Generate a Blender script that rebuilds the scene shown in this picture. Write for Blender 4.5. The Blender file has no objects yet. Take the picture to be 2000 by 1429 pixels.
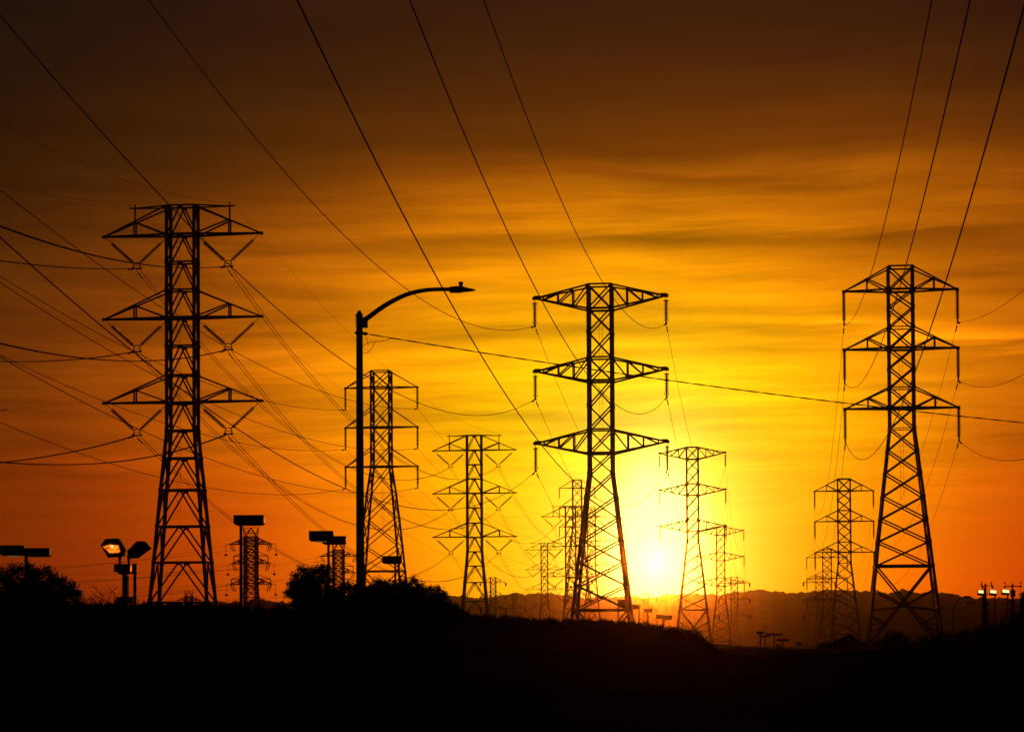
import bpy, math, random
import numpy as np
from mathutils import Vector, Matrix

random.seed(7)
rng = np.random.default_rng(7)
SC = bpy.context.scene
COL = SC.collection

# ------------------------------------------------------------------ camera
F = 85.0 / 36.0 * 2000.0                     # focal length in photo pixels
PITCH = math.radians(1.85)
SHIFT = (1238 - 714.5) / F - math.tan(PITCH)   # rising front: horizon low in the frame, verticals upright
ROLL = math.radians(-0.33)
CAMZ = 1.7
cam_d = bpy.data.cameras.new("camera")
cam_d.lens = 85.0
cam_d.sensor_width = 36.0
cam_d.shift_y = SHIFT * F / 2000.0
cam_d.clip_start = 0.2
cam_d.clip_end = 60000.0
cam = bpy.data.objects.new("camera", cam_d)
COL.objects.link(cam)
CROT = Matrix.Rotation(math.pi / 2 + PITCH, 3, 'X') @ Matrix.Rotation(ROLL, 3, 'Z')
cam.matrix_world = Matrix.Translation((0, 0, CAMZ)) @ CROT.to_4x4()
SC.camera = cam


def P(px, py, D):
    """world point on the sight line of a photo pixel, D metres north of the camera"""
    d = CROT @ Vector(((px - 1000) / F, (714.5 - py) / F + SHIFT, -1.0))
    d = d * (D / d.y)
    return Vector((d.x, d.y, d.z + CAMZ))


def proj(p):
    q = CROT.transposed() @ (Vector(p) - Vector((0, 0, CAMZ)))
    return (1000 + F * q.x / -q.z, 714.5 - F * (q.y / -q.z - SHIFT))


# ------------------------------------------------------------------ exposure, world, sun
SC.view_settings.view_transform = 'Standard'
SC.view_settings.look = 'None'
SC.view_settings.gamma = 1.0
SC.view_settings.use_curve_mapping = False
SC.view_settings.exposure = 0.0
SC.cycles.use_denoising = True
SC.cycles.denoiser = 'OPENIMAGEDENOISE'
SC.cycles.denoising_input_passes = 'RGB_ALBEDO_NORMAL'
SC.cycles.volume_bounces = 0
SC.cycles.max_bounces = 4
SC.cycles.diffuse_bounces = 2
SC.cycles.transparent_max_bounces = 16

SUN_PX, SUN_PY = 1282, 1092
sun_dir = (P(SUN_PX, SUN_PY, 1000) - Vector((0, 0, CAMZ))).normalized()
SUN_AZ = math.atan2(sun_dir.x, sun_dir.y)
SUN_EL = math.asin(sun_dir.z)


def lin(c):
    c = c / 255.0
    return c / 12.92 if c <= 0.04045 else ((c + 0.055) / 1.055) ** 2.4


class NT:
    """small helper for chains of shader nodes"""
    def __init__(self, tree):
        self.t = tree

    def n(self, kind, **kw):
        o = self.t.nodes.new(kind)
        for k, v in kw.items():
            setattr(o, k, v)
        return o

    def put(self, sock, v):
        if isinstance(v, bpy.types.NodeSocket):
            self.t.links.new(v, sock)
        elif v is not None:
            sock.default_value = v

    def m(self, op, a, b=None, c=None, clamp=False):
        o = self.n('ShaderNodeMath', operation=op, use_clamp=clamp)
        self.put(o.inputs[0], a)
        self.put(o.inputs[1], b)
        self.put(o.inputs[2], c)
        return o.outputs[0]

    def mix(self, f, a, b, blend='MIX'):
        o = self.n('ShaderNodeMix', data_type='RGBA', blend_type=blend)
        self.put(o.inputs[0], f)
        self.put(o.inputs[6], a)
        self.put(o.inputs[7], b)
        return o.outputs[2]

    def mapr(self, v, a, b, c, d, smooth=False):
        o = self.n('ShaderNodeMapRange')
        o.interpolation_type = 'SMOOTHSTEP' if smooth else 'LINEAR'
        self.put(o.inputs[0], v)
        for i, q in enumerate((a, b, c, d)):
            self.put(o.inputs[i + 1], q)
        return o.outputs[0]


# measured sky colours (red, green), rows by elevation, columns by azimuth
SKX = [-900, 0, 250, 500, 750, 1000, 1280, 1500, 1750, 2000, 2900]
SKY = {
    -300: "14,8 20,10 24,12 30,15 36,18 40,20 42,21 42,20 40,18 34,15 20,9",
    0:    "14,8 24,12 31,16 42,21 48,24 52,25 56,27 55,26 50,23 42,18 20,9",
    100:  "14,8 27,14 36,18 48,24 57,29 62,31 66,33 66,32 61,29 52,23 24,11",
    200:  "15,8 34,17 45,23 59,31 70,37 77,41 82,43 83,43 80,41 70,35 30,14",
    300:  "16,8 42,21 55,28 73,39 90,49 102,56 110,61 112,61 110,58 98,51 40,19",
    350:  "18,9 47,24 64,32 88,47 114,63 135,76 156,90 160,92 154,87 135,73 55,26",
    400:  "20,10 54,27 77,39 113,60 155,88 186,109 203,124 203,119 186,106 160,87 65,32",
    470:  "23,11 64,32 92,47 133,72 178,103 206,127 221,140 214,129 188,107 155,85 70,35",
    550:  "26,13 74,37 107,54 158,86 207,124 236,150 248,163 236,146 199,115 152,82 72,36",
    650:  "30,15 87,43 127,63 182,100 229,142 250,172 255,183 250,168 224,135 178,99 80,39",
    750:  "33,16 97,47 142,69 202,110 241,152 255,190 255,203 255,188 238,145 190,102 85,40",
    850:  "36,16 110,50 152,69 206,106 246,151 255,198 255,213 255,198 248,146 188,92 88,38",
    950:  "38,15 118,50 156,64 210,98 250,146 255,203 255,222 255,200 253,145 190,83 88,34",
    1050: "36,13 115,45 150,58 205,88 250,136 255,205 255,228 255,194 253,134 198,77 84,30",
    1160: "30,10 104,38 138,50 190,75 244,120 255,196 255,226 255,180 250,115 195,68 74,25",
}


def build_world():
    w = bpy.data.worlds.new("World")
    SC.world = w
    w.use_nodes = True
    t = w.node_tree
    t.nodes.clear()
    N = NT(t)
    tc = N.n('ShaderNodeTexCoord')
    sep = N.n('ShaderNodeSeparateXYZ')
    t.links.new(tc.outputs['Generated'], sep.inputs[0])
    X, Y, Z = sep.outputs
    az = N.m('ARCTAN2', X, Y)
    el = N.m('ARCSINE', Z)
    # soft warps so that no band of cloud is ruler straight
    cv = N.n('ShaderNodeCombineXYZ')
    N.put(cv.inputs[0], N.m('MULTIPLY', az, 9.0))
    N.put(cv.inputs[1], N.m('MULTIPLY', el, 30.0))
    wn = N.n('ShaderNodeTexNoise')
    wn.inputs['Scale'].default_value = 1.0
    wn.inputs['Detail'].default_value = 4.0
    t.links.new(cv.outputs[0], wn.inputs['Vector'])
    warp = N.m('MULTIPLY', N.m('SUBTRACT', wn.outputs['Fac'], 0.5), 0.018)
    elw = N.m('ADD', el, warp)

    # colour table: azimuth ramps stacked in elevation
    ys = sorted(SKY)
    tab = np.array([[[float(v) for v in c.split(',')] for c in SKY[y].split()] for y in ys])
    A0, A1 = -0.42, 0.42
    stops = np.linspace(0, 1, 30)
    col = None
    prev = None
    for r in range(len(ys) - 1, -1, -1):
        y = ys[r]
        ramp = N.n('ShaderNodeValToRGB')
        cr = ramp.color_ramp
        cr.interpolation = 'LINEAR'
        N.put(ramp.inputs[0], N.mapr(az, A0, A1, 0.0, 1.0))
        xs = [(x - 1000) / F for x in SKX]
        # smooth (monotone cubic like) interpolation of the columns
        def ev(a, ch):
            v = np.interp(a + np.linspace(-.02, .02, 9), xs, tab[r, :, ch])
            return float(v.mean())
        for i, s in enumerate(stops):
            a = A0 + s * (A1 - A0)
            rr, gg = ev(a, 0), ev(a, 1)
            if y <= 100:
                rr, gg = rr * .95, gg * .95
            gg *= np.interp(rr, [0, 60, 120, 200, 255], [.97, .93, .89, .94, 1.0])
            if y >= 950:
                gg *= .95
            c = (lin(rr), lin(gg), float(np.interp(y, [0, 300], [.0030, .0012])), 1)
            if i < 2:
                e = cr.elements[i]
                e.position = s
            else:
                e = cr.elements.new(s)
            e.color = c
        ey = (1238 - y) / F
        if col is None:
            col = ramp.outputs[0]
        else:
            col = N.mix(N.mapr(elw, prev, ey, 0.0, 1.0), col, ramp.outputs[0])
        prev = ey

    # cirrus: long thin streaks, strongest in the middle of the sky
    def noise(sx, sy, tilt, detail, rough, seed):
        c = N.n('ShaderNodeCombineXYZ')
        N.put(c.inputs[0], N.m('MULTIPLY', az, sx))
        N.put(c.inputs[1], N.m('MULTIPLY', N.m('ADD', N.m('ADD', el, N.m('MULTIPLY', az, tilt)),
                                               N.m('MULTIPLY', warp, .55)), sy))
        c.inputs[2].default_value = seed
        o = N.n('ShaderNodeTexNoise')
        o.inputs['Scale'].default_value = 1.0
        o.inputs['Detail'].default_value = detail
        o.inputs['Roughness'].default_value = rough
        t.links.new(c.outputs[0], o.inputs['Vector'])
        return o.outputs['Fac']
    n1 = noise(6, 60, .05, 5, .5, 1.3)
    n2 = noise(11, 190, -.03, 6, .6, 7.7)
    amp = N.m('MULTIPLY', N.mapr(el, 0.02, 0.09, 0.12, 1.0, True), N.mapr(el, 0.165, 0.21, 1.0, 0.35, True))
    s = N.m('ADD', N.m('MULTIPLY', N.m('SUBTRACT', n1, .5), 1.45), N.m('MULTIPLY', N.m('SUBTRACT', n2, .5), 1.15))
    gain = N.m('ADD', 1.0, N.m('MULTIPLY', s, amp))

    # single streaks that can be recognised in the photograph: px, py, half length, half height, tilt, gain
    for (sx, sy, a, b, tl, g) in [
            (1620, 340, 380, 20, .02, .36), (1300, 432, 420, 20, .03, .34), (620, 455, 300, 22, .02, .25),
            (1050, 400, 260, 26, -.02, .16), (1350, 478, 500, 15, .01, -.36), (1800, 490, 300, 26, .0, -.30),
            (950, 468, 160, 14, -.10, -.22), (1480, 372, 300, 14, .10, -.20), (1780, 425, 260, 22, .06, -.18),
            (1950, 676, 230, 17, .08, 1.25), (1660, 640, 260, 10, .04, .60), (1950, 730, 190, 24, .05, -.34),
            (1850, 600, 300, 26, .02, -.24), (760, 700, 260, 16, -.10, .30), (1220, 735, 330, 22, -.05, .35),
            (1150, 690, 200, 14, -.14, .25), (1300, 780, 300, 16, -.02, .20), (1000, 650, 240, 18, -.06, -.18),
            (1190, 905, 130, 14, .03, .55), (1480, 918, 240, 9, .0, .40), (1750, 745, 220, 14, -.05, .30),
            (420, 690, 300, 14, -.05, .22), (350, 560, 300, 16, .05, -.16), (900, 530, 320, 16, .02, .16),
            (250, 800, 250, 20, .0, -.12), (120, 745, 200, 10, .0, .16), (700, 380, 260, 14, .0, .20)]:
        u = N.m('SUBTRACT', az, (sx - 1000) / F)
        v = N.m('SUBTRACT', N.m('ADD', el, N.m('MULTIPLY', warp, .6)), (1238 - sy) / F)
        v = N.m('ADD', v, N.m('ADD', N.m('MULTIPLY', u, tl), N.m('MULTIPLY', N.m('SUBTRACT', n2, .5), .010)))
        uu = N.m('POWER', N.m('DIVIDE', u, a / F), 2.0)
        vv = N.m('POWER', N.m('DIVIDE', v, b / F), 2.0)
        e = N.m('EXPONENT', N.m('MULTIPLY', N.m('ADD', uu, vv), -1.0))
        e = N.m('MULTIPLY', e, N.mapr(n2, .3, .65, .45, 1.15))
        gain = N.m('ADD', gain, N.m('MULTIPLY', e, g))
    gv = N.n('ShaderNodeVectorMath', operation='SCALE')
    N.put(gv.inputs[0], col)
    N.put(gv.inputs['Scale'], gain)

    # aureole and sun
    u = N.m('SUBTRACT', az, SUN_AZ)
    v = N.m('SUBTRACT', el, SUN_EL)

    def glow(a, b, dv, c, p=1.0):
        uu = N.m('POWER', N.m('DIVIDE', u, a / F), 2.0)
        vv = N.m('POWER', N.m('DIVIDE', N.m('ADD', v, -dv / F), b / F), 2.0)
        e = N.m('EXPONENT', N.m('MULTIPLY', N.m('POWER', N.m('ADD', uu, vv), p), -1.0))
        o = N.n('ShaderNodeVectorMath', operation='SCALE')
        o.inputs[0].default_value = c
        N.put(o.inputs['Scale'], e)
        return o.outputs[0]
    acc = gv.outputs[0]
    for g in (glow(98, 180, 15, (2.6, 2.3, .38), 2.1), glow(125, 180, 35, (1.0, .72, .20)),
              glow(200, 210, 60, (.36, .20, .03)), glow(340, 270, 60, (.12, .06, .0))):
        o = N.n('ShaderNodeVectorMath', operation='ADD')
        N.put(o.inputs[0], acc)
        N.put(o.inputs[1], g)
        acc = o.outputs[0]

    # physical sky adds the last of the dusk light from overhead and behind
    sky = N.n('ShaderNodeTexSky', sky_type='NISHITA', sun_disc=False)
    sky.sun_elevation = SUN_EL
    sky.sun_rotation = SUN_AZ
    sv = N.n('ShaderNodeVectorMath', operation='MULTIPLY')
    N.put(sv.inputs[0], sky.outputs[0])
    sv.inputs[1].default_value = (.0020, .0009, .0003)
    o = N.n('ShaderNodeVectorMath', operation='ADD')
    N.put(o.inputs[0], acc)
    N.put(o.inputs[1], sv.outputs[0])
    bg = N.n('ShaderNodeBackground')
    N.put(bg.inputs[0], o.outputs[0])
    bg.inputs[1].default_value = 1.0
    out = N.n('ShaderNodeOutputWorld')
    t.links.new(bg.outputs[0], out.inputs[0])


build_world()

sun_d = bpy.data.lights.new("sun", 'SUN')
sun_d.energy = 0.36
sun_d.angle = math.radians(0.5)
sun_d.color = (1.0, 0.15, 0.005)
sun = bpy.data.objects.new("sun", sun_d)
COL.objects.link(sun)
sun.rotation_euler = sun_dir.to_track_quat('Z', 'Y').to_euler()

# ------------------------------------------------------------------ materials


def material(name, base, var=0.35, scale=3.0, rough=0.6, metal=0.0, spec=0.3, bump=0.0):
    m = bpy.data.materials.new(name)
    m.use_nodes = True
    t = m.node_tree
    N = NT(t)
    b = t.nodes['Principled BSDF']
    tc = N.n('ShaderNodeTexCoord')
    no = N.n('ShaderNodeTexNoise')
    no.inputs['Scale'].default_value = scale
    no.inputs['Detail'].default_value = 5
    t.links.new(tc.outputs['Object'], no.inputs['Vector'])
    c0 = tuple(x * (1 - var) for x in base) + (1,)
    c1 = tuple(min(1, x * (1 + var)) for x in base) + (1,)
    f = N.mapr(no.outputs['Fac'], .3, .7, 0, 1)
    t.links.new(N.mix(f, c0, c1), b.inputs['Base Color'])
    t.links.new(N.mapr(no.outputs['Fac'], .3, .7, max(0, rough - .12), min(1, rough + .12)), b.inputs['Roughness'])
    b.inputs['Metallic'].default_value = metal
    b.inputs['Specular IOR Level'].default_value = spec
    if bump:
        bp = N.n('ShaderNodeBump')
        bp.inputs['Strength'].default_value = bump
        t.links.new(no.outputs['Fac'], bp.inputs['Height'])
        t.links.new(bp.outputs[0], b.inputs['Normal'])
    return m


def emitter(name, col, strength, var=0.0, scale=6.0):
    m = bpy.data.materials.new(name)
    m.use_nodes = True
    t = m.node_tree
    N = NT(t)
    t.nodes.remove(t.nodes['Principled BSDF'])
    e = N.n('ShaderNodeEmission')
    e.inputs[0].default_value = tuple(col) + (1,)
    if var:
        tc = N.n('ShaderNodeTexCoord')
        no = N.n('ShaderNodeTexNoise')
        no.inputs['Scale'].default_value = scale
        t.links.new(tc.outputs['Object'], no.inputs['Vector'])
        t.links.new(N.mapr(no.outputs['Fac'], .35, .65, strength * (1 - var), strength * (1 + var)), e.inputs[1])
    else:
        e.inputs[1].default_value = strength
    t.links.new(e.outputs[0], t.nodes['Material Output'].inputs[0])
    return m


M = {
    'steel': material('galvanised_steel', (.20, .20, .20), .3, .8, .6, .35),
    'wire': material('aluminium_cable', (.11, .11, .11), .2, .5, .6, .3),
    'porcelain': material('brown_porcelain', (.10, .055, .035), .3, 4, .45),
    'pole': material('painted_pole', (.10, .10, .10), .3, 2, .5, .2),
    'bronze': material('bronze_housing', (.045, .04, .035), .3, 4, .5, .2),
    'lens': material('dull_lens', (.30, .30, .28), .2, 5, .4),
    'wood': material('weathered_wood', (.12, .085, .06), .4, 6, .85, 0, .2, .3),
    'leaf': material('leaf', (.04, .052, .02), .5, 2.5, .8, 0, .08),
    'bark': material('bark', (.07, .055, .04), .4, 8, .9, 0, .1, .5),
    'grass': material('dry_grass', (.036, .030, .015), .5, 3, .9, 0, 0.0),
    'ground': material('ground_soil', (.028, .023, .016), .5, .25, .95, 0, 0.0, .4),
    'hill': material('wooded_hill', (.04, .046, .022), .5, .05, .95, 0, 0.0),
    'concrete': material('concrete', (.22, .21, .19), .25, .8, .85, 0, .2, .2),
    'roof': material('roof_shingle', (.09, .07, .06), .35, 2, .85, 0, .2, .3),
    'wall': material('house_wall', (.25, .22, .18), .2, 1, .85),
    'glass': material('window_glass', (.03, .03, .035), .1, 1, .15, 0, .5),
    'plane': material('aircraft_skin', (.35, .35, .36), .1, .2, .4),
}
M['bright'] = material('glint_strip_metal', (.7, .7, .66), .05, 3, .30, 1.0)  # shiny metal for the glint strip added to the floodlight pole
M['sodium'] = emitter('sodium_lens_glow', (1.0, .19, .010), 1.25, .6, 9)
M['bulb'] = emitter('sodium_bulb_glow', (1.0, .72, .18), 1.6)
M['flood'] = emitter('flood_lens_glow', (1.0, .80, .30), 1.3)
M['slit'] = emitter('dim_lens_glow', (.60, .42, .28), .13)

# ------------------------------------------------------------------ mesh helpers


class MB:
    def __init__(self):
        self.v = []
        self.f = []

    def beam(self, a, b, w, w2=None):
        """square bar between two points"""
        a = Vector(a)
        b = Vector(b)
        d = b - a
        if d.length < 1e-6:
            return
        d.normalize()
        up = Vector((0, 1, 0)) if abs(d.y) < .9 else Vector((1, 0, 0))
        s = d.cross(up).normalized()
        u = s.cross(d).normalized()
        w2 = w if w2 is None else w2
        k = len(self.v)
        for p, ww in ((a, w), (b, w2)):
            h = ww / 2
            for (i, j) in ((-1, -1), (1, -1), (1, 1), (-1, 1)):
                self.v.append(tuple(p + s * h * i + u * h * j))
        for i in range(4):
            j = (i + 1) % 4
            self.f.append((k + i, k + j, k + 4 + j, k + 4 + i))
        self.f.append((k + 3, k + 2, k + 1, k))
        self.f.append((k + 4, k + 5, k + 6, k + 7))

    def box(self, c, sx, sy, sz, taper=1.0, rot=None, bev=0.0):
        """box with its bottom face scaled by taper"""
        c = Vector(c)
        k = len(self.v)
        for (z, q) in ((-sz / 2, taper), (sz / 2, 1.0)):
            for (i, j) in ((-1, -1), (1, -1), (1, 1), (-1, 1)):
                p = Vector((i * sx / 2 * q, j * sy / 2 * q, z))
                if rot:
                    p = rot @ p
                self.v.append(tuple(c + p))
        for i in range(4):
            j = (i + 1) % 4
            self.f.append((k + i, k + j, k + 4 + j, k + 4 + i))
        self.f.append((k + 3, k + 2, k + 1, k))
        self.f.append((k + 4, k + 5, k + 6, k + 7))

    def tube(self, pts, r, n=6, cap=True):
        """round bar along a polyline; r is a number or a list"""
        pts = [Vector(p) for p in pts]
        m = len(pts)
        rs = [r] * m if not isinstance(r, (list, tuple)) else list(r)
        k = len(self.v)
        ref = None
        for i, p in enumerate(pts):
            d = (pts[min(i + 1, m - 1)] - pts[max(i - 1, 0)])
            d.normalize()
            if ref is None:
                ref = Vector((0, 0, 1)) if abs(d.z) < .9 else Vector((1, 0, 0))
            s = d.cross(ref)
            s.normalize()
            u = s.cross(d)
            ref = u.copy()
            for j in range(n):
                a = 2 * math.pi * j / n
                self.v.append(tuple(p + (s * math.cos(a) + u * math.sin(a)) * rs[i]))
        for i in range(m - 1):
            for j in range(n):
                q = (j + 1) % n
                self.f.append((k + i * n + j, k + i * n + q, k + (i + 1) * n + q, k + (i + 1) * n + j))
        if cap:
            self.f.append(tuple(k + j for j in range(n - 1, -1, -1)))
            self.f.append(tuple(k + (m - 1) * n + j for j in range(n)))

    def prism(self, outline, depth, frm):
        """outline in local (x, z), thickness along local y, placed by the matrix frm"""
        k = len(self.v)
        n = len(outline)
        for y in (-depth / 2, depth / 2):
            for (x, z) in outline:
                self.v.append(tuple(frm @ Vector((x, y, z))))
        self.f.append(tuple(k + i for i in range(n)))
        self.f.append(tuple(k + n + i for i in range(n - 1, -1, -1)))
        for i in range(n):
            j = (i + 1) % n
            self.f.append((k + j, k + i, k + n + i, k + n + j))

    def mesh(self, name, smooth=False):
        me = bpy.data.meshes.new(name)
        me.from_pydata(self.v, [], self.f)
        me.update()
        if smooth:
            me.polygons.foreach_set('use_smooth', [True] * len(me.polygons))
        return me


def link(name, me, mat=None, parent=None):
    o = bpy.data.objects.new(name, me)
    COL.objects.link(o)
    if mat is not None and me is not None and not me.materials:
        me.materials.append(M[mat])
    if parent is not None:
        o.parent = parent
    return o


def tag(o, label, cat, group=None):
    o['label'] = label
    o['category'] = cat
    if group:
        o['group'] = group
    return o


def thing(name, label, cat, loc=(0, 0, 0), rz=0.0, group=None):
    o = link(name, None)
    o.location = loc
    o.rotation_euler = (0, 0, rz)
    o.empty_display_size = .5
    return tag(o, label, cat, group)


def structure(o, kind='structure'):
    o['kind'] = kind
    return o


def copy_tree(o, parent=None):
    c = o.copy()
    COL.objects.link(c)
    if parent is not None:
        c.parent = parent
    for ch in list(o.children):
        copy_tree(ch, c)
    return c


# ------------------------------------------------------------------ pylons
KPX = 250.0 / F                               # metres per photo pixel at 250 m


def zof(y, D):
    return CAMZ + D * math.tan(PITCH + math.atan((714.5 - y) / F + SHIFT))


def V3(x, y, z):
    return Vector((x, y, z))


def string_mesh(p, q, n, r_disc, r_rod, name, head=.14, tail=.06):
    """suspension string of n discs between two points, with a plain rod at both ends"""
    p = Vector(p)
    q = Vector(q)
    mb = MB()
    mb.tube([p, p.lerp(q, head)], .035, 6)
    mb.tube([p.lerp(q, head), q], r_rod, 6)
    a = p.lerp(q, head)
    b = p.lerp(q, 1 - tail)
    for i in range(n):
        c0 = a.lerp(b, i / n)
        c1 = a.lerp(b, (i + .30) / n)
        c2 = a.lerp(b, (i + .55) / n)
        mb.tube([c0, c1, c2], [r_rod * 1.3, r_disc, r_rod * 1.6], 8)
    return mb.mesh(name)


class Pylon:
    """holds the meshes of one pylon kind (shared by all its copies)"""
    def __init__(self):
        self.parts = []                        # name, mesh, material, sub-parts
        self.clamps = {}                       # side+level -> local point
        self.H = 0

    def add(self, name, me, mat='steel', subs=()):
        self.parts.append((name, me, mat, subs))


def pylon_body(py, levels, dratio, wl, wb, style, horiz, ladder=None):
    """levels: (z, half width) from the top down"""
    def c(i, sx, sy):
        z, h = levels[i]
        return V3(sx * h, sy * h * dratio, z)
    for sx in (-1, 1):
        for sy in (-1, 1):
            mb = MB()
            for i in range(len(levels) - 1):
                ww = wl * (1.0 + .15 * i / len(levels))
                mb.beam(c(i, sx, sy), c(i + 1, sx, sy), ww)
                if i:
                    mb.box(c(i, sx, sy), ww * 1.25, ww * 1.25, .35)
            foot = c(len(levels) - 1, sx, sy)
            mb.box(foot + V3(0, 0, .1), .9, .9, .9)
            py.add('leg', mb.mesh('pylon_leg'))
    mb = MB()
    faces = [((-1, -1), (1, -1)), ((1, -1), (1, 1)), ((1, 1), (-1, 1)), ((-1, 1), (-1, -1))]
    for i in range(len(levels) - 1):
        for (a, b) in faces:
            t0, t1 = c(i, *a), c(i, *b)
            b0, b1 = c(i + 1, *a), c(i + 1, *b)
            st = style[i] if isinstance(style, (list, tuple)) else style
            if st == 'X':
                mb.beam(t0, b1, wb)
                mb.beam(t1, b0, wb)
            elif st == 'L':
                m = (t0 + t1) / 2
                mb.beam(m, b0, wb)
                mb.beam(m, b1, wb)
                mb.box(m - V3(0, 0, .12), .55 if abs((t1 - t0).x) > .3 else .1,
                       .1 if abs((t1 - t0).x) > .3 else .5, .34)
            elif st == 'B':                    # big cross with secondary braces
                m = (t0 + t1 + b0 + b1) / 4
                mb.beam(t0, b1, wb * 1.2)
                mb.beam(t1, b0, wb * 1.2)
                for (tt, bb, other) in ((t0, b0, b0), (t1, b1, b1)):
                    mb.beam(m, tt.lerp(bb, .29), wb)
                    mb.beam(m, tt.lerp(bb, .55), wb)
                    q = m.lerp(bb, .48)
                    mb.beam(q, tt.lerp(bb, .60), wb * .8)
                    mb.beam(q, tt.lerp(bb, .72), wb * .8)
                    mb.beam(q, tt.lerp(bb, .82), wb * .7)
            if i in horiz:
                mb.beam(t0, t1, wb * (1.15 if horiz[i] == 1 else horiz[i]))
    py.add('lattice_bracing', mb.mesh('pylon_bracing'))
    if ladder:
        z0, z1, x, y = ladder
        mb = MB()
        for s in (-.17, .17):
            mb.beam((x + s, y, z0), (x + s, y, z1), .025)
        z = z0
        while z > z1:
            mb.beam((x - .17, y, z), (x + .17, y, z), .02)
            z -= .55
        py.add('ladder', mb.mesh('pylon_ladder'))


def arm_triangle(py, s, hw, hd, zb, zt, tip, xp, w, horn=None, sub=()):
    """cross arm with level bottom chords and sloping top chords"""
    mb = MB()
    T = V3(s * tip, 0, zb)
    for sy in (-1, 1):
        B = V3(s * hw, sy * hd, zb)
        U = V3(s * hw, sy * hd, zt)
        mb.beam(B, T, w * 1.35)
        mb.beam(U, T, w)
        if xp is None:
            continue
        f = (xp - hw) / (tip - hw)
        pb = B.lerp(T, f)
        pt = U.lerp(T, f)
        mb.beam(pb, pt, w)
        mb.beam(pt, B, w)
        if sy == 1:
            mb.beam(pb, V3(pb.x, -pb.y, pb.z), w)
            mb.beam(pt, V3(pt.x, -pt.y, pt.z), w)
    mb.box(T, .35, .35, .28)
    if horn:
        f = (xp - hw) / (tip - hw)
        base = V3(s * xp, 0, zt + (zb - zt) * f)
        top = V3(s * xp, 0, horn)
        mb.beam(base, top, w)
        mb.beam(top + V3(0, 0, .0), top + V3(0, 0, .45), w * .8)
        for sy in (-1, 1):
            mb.beam(top, V3(s * hw, sy * hd, zt), w * .9)
        mb.beam(top, top + V3(s * .55, 0, .05), w)
    py.add('cross_arm', mb.mesh('pylon_cross_arm'), 'steel', sub)


def arm_diamond(py, s, hw, hd, zl, zu, ztip, tip, xs, w):
    mb = MB()
    T = V3(s * tip, 0, ztip)
    for sy in (-1, 1):
        L = V3(s * hw, sy * hd, zl)
        U = V3(s * hw, sy * hd, zu)
        mb.beam(L, T, w * 1.2)
        mb.beam(U, T, w * 1.1)
        prev_u = U
        for x in xs:
            f = (x - hw) / (tip - hw)
            a, b = L.lerp(T, f), U.lerp(T, f)
            mb.beam(a, b, w * .9)
            mb.beam(a, prev_u, w * .9)
            prev_u = b
    mb.box(T, .5, .35, .3)
    mb.beam(T + V3(-s * .6, 0, .22), T + V3(s * .1, 0, .22), .12)
    py.add('cross_arm', mb.mesh('pylon_cross_arm'))


LV = ('top', 'middle', 'bottom')


def pylon_v_string():
    py = Pylon()
    D = 250
    k = KPX
    zb = zof(1275, D)
    z = lambda y: zof(y, D) - zb
    hw, hd = 27.5 * k, 17 * k
    ys = [403, 459, 513, 567, 621, 676, 733, 787, 841, 895, 957, 1028, 1098, 1176, 1275]
    hs = [27.5] * 9 + [32, 38, 44, 50, 57, 66]
    levels = [(z(y), h * k) for y, h in zip(ys, hs)]
    pylon_body(py, levels, hd / hw, .29, .15, 'L', {i: 1 for i in range(14)} | {1: 1.6, 4: 1.6, 7: 1.6},
               (z(440), z(1000), -.55, hd * .6))
    py.H = z(403)
    for n, (yb, yt) in enumerate(((459, 403), (621, 567), (785, 733))):
        for s in (-1, 1):
            arm_triangle(py, s, hw, hd, z(yb), z(yt), 158 * k, 95 * k, .15, z(405) if n == 0 else None)
            cl = V3(s * 91.5 * k, 0, z(yb + 55))
            a = V3(s * 153 * k, 0, z(yb + 3))
            b = V3(s * 33 * k, 0, z(yb + 6))
            # the yoke ring under each V
            ring = MB()
            R = .36
            pts = [cl + V3(math.cos(t) * R, 0, math.sin(t) * R - .15) for t in np.linspace(0, 2 * math.pi, 13)]
            ring.tube(pts, .05, 5, False)
            ring.beam(cl + V3(-.45, 0, -.15), cl + V3(.45, 0, -.15), .06)
            for dx in (-.4, .4):
                ring.box(cl + V3(dx, 0, -.42), .16, .5, .16)
            for (p, q) in ((a, cl + V3(s * .28, 0, .1)), (b, cl + V3(-s * .28, 0, .1))):
                py.add('insulator_string', string_mesh(p, q, 17, .25, .07, 'v_string', .20, .04), 'porcelain')
            py.add('conductor_yoke', ring.mesh('conductor_yoke'))
            py.clamps[('left' if s < 0 else 'right', LV[n])] = cl + V3(0, 0, -.42)
    for s in (-1, 1):
        py.clamps[('left' if s < 0 else 'right', 'earth')] = V3(s * (95 * k + (.5 if s > 0 else 0)), 0, z(405) + .3)
    return py


def body_x(py, D, ybase, ytop_levels, ylow, half, wl, wb, hlow, hmore):
    pass


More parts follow.
